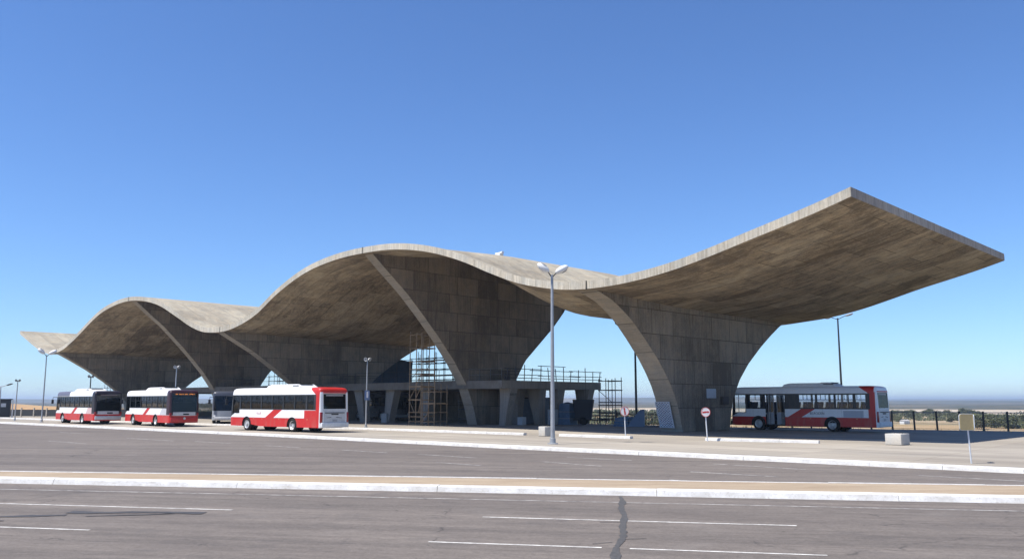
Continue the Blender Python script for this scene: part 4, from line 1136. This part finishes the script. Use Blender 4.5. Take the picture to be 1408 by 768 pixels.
    # roof unit
    if ac:
        mb=MB(); prof_=[(-1.9,0),(-1.75,.18),(-1.3,.26),(1.6,.26),(2.0,.05),(2.0,0)]
        x0=4.9
        o=len(mb.v)
        for s in (-1,1):
            for x,z in prof_: mb.v.append((x0-x,s*.82*(1-.12*z/.26),3.06+z))
        q=len(prof_); mb.face([o+i for i in range(q)]);mb.face([o+q+i for i in range(q)][::-1])
        for i in range(q-1): mb.face((o+i,o+q+i,o+q+i+1,o+i+1))
        u=part(mb,'roof_unit',M_white_paint if not dark else M_board,None)
        mb=MB(); mb.box((3.6,0,3.335),(.9,1.1,.03)); 
        for s in (-1,1): mb.box((3.4,s*.81,3.22),(.7,.02,.05))
        mb.build('grille',M_under,u)
    # mirrors, lights, handles
    for s in (-1,1):
        mb=MB(); mb.path([(BL-.30,s*1.15,2.5),(BL-.05,s*1.5,2.52),(BL-.02,s*1.52,2.3)],.022,6); mb.box((BL-.02,s*1.53,2.08),(.10,.22,.42),0,None,.04); part(mb,'mirror',M_steel_d,None,True)
        mb=MB(); mb.ellipsoid((BL-.13,s*.92,.72),(.07,.2,.13)); part(mb,'headlight',M_head,None,True)
    mb=MB()
    for x in (1.4,4.6,6.6,7.6):
        mb.box((x,HWD+.006,.88),(.07,.014,.035)); mb.box((x,-HWD-.006,.88),(.07,.014,.035))
    part(mb,'marker_light',plain('marker_amber',(.7,.42,.2),.4))
    mb=MB(); mb.box((BL-.2,0,.5),(.5,2.1,.3),0,None,.06); part(mb,'front_bumper',M_under if not dark else silver,None,True)
    if door:
        dg=plain('door_grey',(.22,.23,.24),.45,.2)
        xm=(door[0]+door[1])/2
        for x,ang in ((door[0]+.32,R(62)),(door[1]-.32,R(-62))):
            for q in (-1,1):
                mb=MB(); mb.box((0,0,.86),(.40,.03,.86)); mb.box((0,0,2.48),(.40,.03,.08)); mb.box((-.18,0,1.9),(.04,.03,1.2)); mb.box((.18,0,1.9),(.04,.03,1.2)); mb.poly([(-.17,0,1.28),(.17,0,1.28),(.17,0,2.45),(-.17,0,2.45)],1)
                o=mb.build('door',[dg,M_glass],t); sg=1 if ang>0 else -1
                o.location=(x+q*sg*.13*0+q*.10,-.05+.16*q*0 - .0,0); o.rotation_euler=(0,0,ang*q*.35 if True else 0)
        mb=MB(); mb.box((xm,HWD-.35,.42),(door[1]-door[0]-.02,.6,.08)); mb.box((xm,HWD-.6,.72),(door[1]-door[0]-.02,.3,.08)); part(mb,'step',M_int)
    t.scale=(1.05,1.05,1.055)
    return t
def text_part(body,parent,x,y,z,size,mat,flip=False):
    cu=bpy.data.curves.new('lettering','FONT');cu.body=body;cu.size=size;cu.extrude=.002;cu.align_x='CENTER'
    o=bpy.data.objects.new('lettering',cu);COL.objects.link(o)
    dg=bpy.context.evaluated_depsgraph_get();me=bpy.data.meshes.new_from_object(o.evaluated_get(dg));bpy.data.objects.remove(o)
    me.materials.clear();me.materials.append(mat)
    q=bpy.data.objects.new('lettering',me);COL.objects.link(q);q.parent=parent;q.location=(x,y,z);q.rotation_euler=(R(90),R(0),R(180));return q
def hd(a): return (a[0]/math.hypot(*a),a[1]/math.hypot(*a))
# local +x = heading, left side (+y) faces the plaza side; root sits at the rear-left corner
b1=bus('red and white bus with white rear panel parked by the lamp post and coach',(-13.65,61.0),hd((-.78,.625)),'A','bus_paint_mid')
b2=bus('red and white bus with black rear window and red bumper, second from left',(-30.0,75.0),hd((-.68,.73)),'B','bus_paint_second')
b3=bus('red and white bus with dark rear and silver bumper, farthest left',(-40.5,83.0),hd((-.71,.70)),'B','bus_paint_far')
b4=bus('shaded red and white bus with open doors parked right of the nearest pier',(26.2,61.3),hd((-.74,.67)),'A','bus_paint_shade',door=(6.45,7.92))
M_ink=plain('ink_dark',(.03,.035,.05),.5);M_inkr=plain('ink_pale_red',(.55,.30,.30),.5)
text_part('BS.RODEN',b4,4.12,.006,1.16,.22,M_ink)
text_part('RuuR',b1,7.0,.006,1.18,.26,M_inkr); b4.scale=(1.08,1.04,1.09)
text_part('o',b1,9.75,.006,1.2,.2,M_ink)
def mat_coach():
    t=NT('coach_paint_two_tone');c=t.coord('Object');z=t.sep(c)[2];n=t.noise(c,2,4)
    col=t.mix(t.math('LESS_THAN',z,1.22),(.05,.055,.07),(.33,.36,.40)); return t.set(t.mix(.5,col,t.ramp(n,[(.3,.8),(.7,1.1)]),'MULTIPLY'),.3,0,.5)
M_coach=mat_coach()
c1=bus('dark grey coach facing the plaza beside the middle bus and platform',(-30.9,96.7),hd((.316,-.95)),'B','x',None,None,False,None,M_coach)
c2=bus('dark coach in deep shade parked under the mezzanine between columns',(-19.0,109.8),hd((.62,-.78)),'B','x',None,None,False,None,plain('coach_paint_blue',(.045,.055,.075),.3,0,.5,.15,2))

# ------------------------------------------------------------------ trees and scrub
def tree_parts(seed,h,spread,nclump,leaf,mat):
    rr=random.Random(seed)
    tm=MB(); tm.tube((0,0,-.3),(0.05,0,h*.35),.13,7,0,.09); tips=[]
    for i in range(6):
        a=2*math.pi*i/6+rr.uniform(-.4,.4); e=Vector((math.cos(a)*spread*.55*rr.uniform(.6,1),math.sin(a)*spread*.55*rr.uniform(.6,1),h*rr.uniform(.35,.82)))
        tm.tube((0.05,0,h*.33),e,.07,5,0,.03); tips.append(e)
    cm=MB()
    for i in range(nclump):
        c=rr.choice(tips)+Vector((rr.gauss(0,spread*.26),rr.gauss(0,spread*.26),rr.gauss(-h*.04,h*.16)))
        c.z=max(h*.06,min(h,c.z))
        for k in range(5):
            p=c+Vector((rr.gauss(0,.28),rr.gauss(0,.28),rr.gauss(0,.22))); n=Vector((rr.gauss(0,1),rr.gauss(0,1),rr.gauss(.5,.8))).normalized(); a=n.orthogonal().normalized()*leaf*rr.uniform(.6,1.3); b=n.cross(a.normalized())*leaf*rr.uniform(.4,.9)
            cm.poly([p-a,p-b,p+a,p+b])
    return tm,cm
protos=[]
def make_tree(i,seed,h,sp,nc,leaf,mat,pos,label,group):
    t=thing('savanna_tree',label,'tree',pos,0,group); tm,cm=tree_parts(seed,h,sp,nc,leaf,mat)
    tm.build('trunk',M_bark,t); cm.build('crown',mat,t,recalc=False); protos.append(t); return t
TL='bushy dark green tree among the scrub beyond the mesh fence'
TG='trees in the savanna beyond the fence'
def gz(x,y): return terrain_h(x,y)
spots=[]
rr=random.Random(77)
def dirp(px,dist):
    a=math.atan((px-704)/1175.); return (dist*math.sin(a),dist*math.cos(a))
for k in range(96):                                        # right-hand grove
    px=rr.uniform(1335,1500) if k<60 else rr.uniform(1225,1345); dist=rr.uniform(270,430) if k<60 else rr.uniform(400,600)
    spots.append((*dirp(px,dist),rr.uniform(.9,1.35)*(1 if k<60 else .85)))
for k in range(22):                                        # gaps at the left
    px=rr.uniform(245,330); spots.append((*dirp(px,rr.uniform(230,420)),rr.uniform(.7,1.1)))
for k in range(22):
    px=rr.uniform(820,930); spots.append((*dirp(px,rr.uniform(420,700)),rr.uniform(.6,.9)))
for i,(x,y,s) in enumerate(spots):
    if i<4: o=make_tree(i,100+i,4.3+.4*(i%2),2.6,240,.30,M_leaf if i!=2 else M_leaf2,(x,y,gz(x,y)),TL,TG)
    else:
        o=copy_tree(protos[i%4]); o.location=(x,y,gz(x,y))
    o.scale=(s*.85,s*.85,s*.62); o.rotation_euler=(0,0,rr.uniform(0,6.28))
# distant scrub: one mass nobody could count
m=MB();rr=random.Random(5)
for k in range(3400):
    r=rr.uniform(300,700); a=R(rr.uniform(-36,36)); x,y=r*math.sin(a),r*math.cos(a)
    if nz(x,y,.0065,21)+.35*nz(x,y,.02,22)<.05: continue
    z=gz(x,y); h=rr.uniform(1.2,3.0); w=h*rr.uniform(.7,1.4)
    for q in range(14):
        p=Vector((x+rr.gauss(0,w*.42),y+rr.gauss(0,w*.42),z+h*rr.uniform(.1,.9))); n=Vector((rr.gauss(0,1),rr.gauss(-.4,1),rr.gauss(.7,.8))).normalized(); a1=n.orthogonal().normalized()*rr.uniform(.35,.6); b1_=n.cross(a1.normalized())*rr.uniform(.25,.5)
        m.poly([p-a1,p-b1_,p+a1,p+b1_])
for k in range(2300):                                      # the two green belts right of the terminal, and the one seen through the left gap
    if k<450: px,r=rr.uniform(1215,1345),rr.uniform(430,600)
    elif k<1900: px,r=rr.uniform(1330,1480),rr.uniform(285,470)
    else: px,r=rr.uniform(780,940),rr.uniform(330,620)
    x,y=dirp(px,r); z=gz(x,y); h=rr.uniform(.9,2.1) if k>=450 else rr.uniform(.7,1.5); w=h*1.2
    for q in range(16):
        p=Vector((x+rr.gauss(0,w*.5),y+rr.gauss(0,w*.5),z+h*rr.uniform(.05,.95))); n=Vector((rr.gauss(0,1),rr.gauss(-.4,1),rr.gauss(.7,.8))).normalized(); a1=n.orthogonal().normalized()*rr.uniform(.25,.5); b1_=n.cross(a1.normalized())*rr.uniform(.2,.4)
        m.poly([p-a1,p-b1_,p+a1,p+b1_])
tag(m.build('scrubland',M_leaf,recalc=False),'patches of dark scrub scattered over the distant plain','scrub',None,'stuff')
# dry grass tufts beyond the fence
m=MB();rr=random.Random(9)
for k in range(5200):
    s=rr.random(); x=rr.uniform(-25,95); y=rr.uniform(60,130)
    d=plateau_dist(x,y)
    if d<.6 or d>40 or rr.random()<d/60: continue
    z=gz(x,y); h=rr.uniform(.2,.55)
    for q in range(3):
        a=rr.uniform(0,6.28); w=.05; p=Vector((x+rr.gauss(0,.15),y+rr.gauss(0,.15),z)); e=Vector((math.cos(a)*w,math.sin(a)*w,0)); m.poly([p-e,p+e,p+Vector((rr.gauss(0,.1),rr.gauss(0,.1),h))])
tag(m.build('dry_grass',plain('dry_grass_blades',(.38,.30,.15),.9,0,.1,.3,.5),recalc=False),'dry yellow grass beyond the fences','grass',None,'stuff')

# pale far sheds on the plain
for i,(px,dist,wd,lab) in enumerate(((1242,330,5,'small pale shed low in the field just beyond the fence right of the bus'),)):
    x,y=dirp(px,dist); t=thing('field_shed',lab,'shed',(x,y,gz(x,y)-.2),R(20)); mm=MB(); mm.box((0,0,1.2),(wd,4,2.4)); mm.build('wall',M_white_paint,t)
    mm=MB(); mm.v=[(-wd/2-.3,-2.3,2.4),(wd/2+.3,-2.3,2.4),(wd/2+.3,2.3,2.4),(-wd/2-.3,2.3,2.4),(-wd/2-.3,0,3.3),(wd/2+.3,0,3.3)]
    for f in ((0,1,5,4),(2,3,4,5),(0,4,3),(1,2,5)): mm.face(f)
    mm.build('roof',plain('shed_roof',(.4,.38,.36),.6),t); t.scale=(.5,.5,.55)

# ------------------------------------------------------------------ air
m=MB(); m.box((0,2600,14),(20000,17000,50)); o=m.build('haze',plain('haze_dummy',(1,1,1)))
hm=bpy.data.materials.new('haze_air');hm.use_nodes=True;hn=hm.node_tree;hn.nodes.clear();ho=hn.nodes.new('ShaderNodeOutputMaterial');hv=hn.nodes.new('ShaderNodeVolumePrincipled')
hv.inputs['Color'].default_value=(.68,.82,1.0,1);hv.inputs['Density'].default_value=2.4e-4;hv.inputs['Anisotropy'].default_value=.2
hn.links.new(hv.outputs[0],ho.inputs['Volume']);o.data.materials.clear();o.data.materials.append(hm);tag(o,'thin pale blue haze over the distant plain','haze',None,'stuff')
HAZE=o

# ------------------------------------------------------------------ sky, sun, camera
EL=R(60.5); saz=Vector((6.6,3.2)).normalized()            # shadows fall towards +x and a little +y
wd=bpy.data.worlds.new('World');scene.world=wd;wd.use_nodes=True;nt=wd.node_tree
bg=nt.nodes['Background'];sk=nt.nodes.new('ShaderNodeTexSky');sk.sky_type='NISHITA';sk.sun_disc=False;sk.sun_elevation=EL
to_sun=Vector((-saz.x,-saz.y)); sk.sun_rotation=math.atan2(to_sun.x,to_sun.y)
sk.altitude=1500;sk.air_density=1.15;sk.dust_density=.05;sk.ozone_density=3.0
tm_=nt.nodes.new('ShaderNodeMix');tm_.data_type='RGBA';tm_.blend_type='MULTIPLY';tm_.inputs[0].default_value=1;tm_.inputs[7].default_value=(.65,.85,1.15,1)
nt.links.new(sk.outputs[0],tm_.inputs[6]);nt.links.new(tm_.outputs[2],bg.inputs[0]);bg.inputs[1].default_value=.101
sl=bpy.data.lights.new('sun','SUN');sl.energy=5.0;sl.angle=R(.53);sl.color=(1,.955,.89)
so=bpy.data.objects.new('sun',sl);COL.objects.link(so)
d=Vector((saz.x*math.cos(EL),saz.y*math.cos(EL),-math.sin(EL)));so.rotation_euler=d.to_track_quat('-Z','Y').to_euler();so.location=(-40,-10,80)
cam=bpy.data.cameras.new('camera');co=bpy.data.objects.new('camera',cam);COL.objects.link(co);scene.camera=co
co.location=(0,0,2.25);co.rotation_euler=(R(90+8.169),0,0);cam.sensor_width=36;cam.lens=36*1163.3/1408;cam.clip_start=.1;cam.clip_end=30000
scene.view_settings.view_transform='Standard';scene.view_settings.look='None';scene.view_settings.exposure=.55;scene.view_settings.gamma=1
scene.cycles.max_bounces=8;scene.cycles.diffuse_bounces=4;scene.cycles.transparent_max_bounces=16;scene.cycles.volume_bounces=0
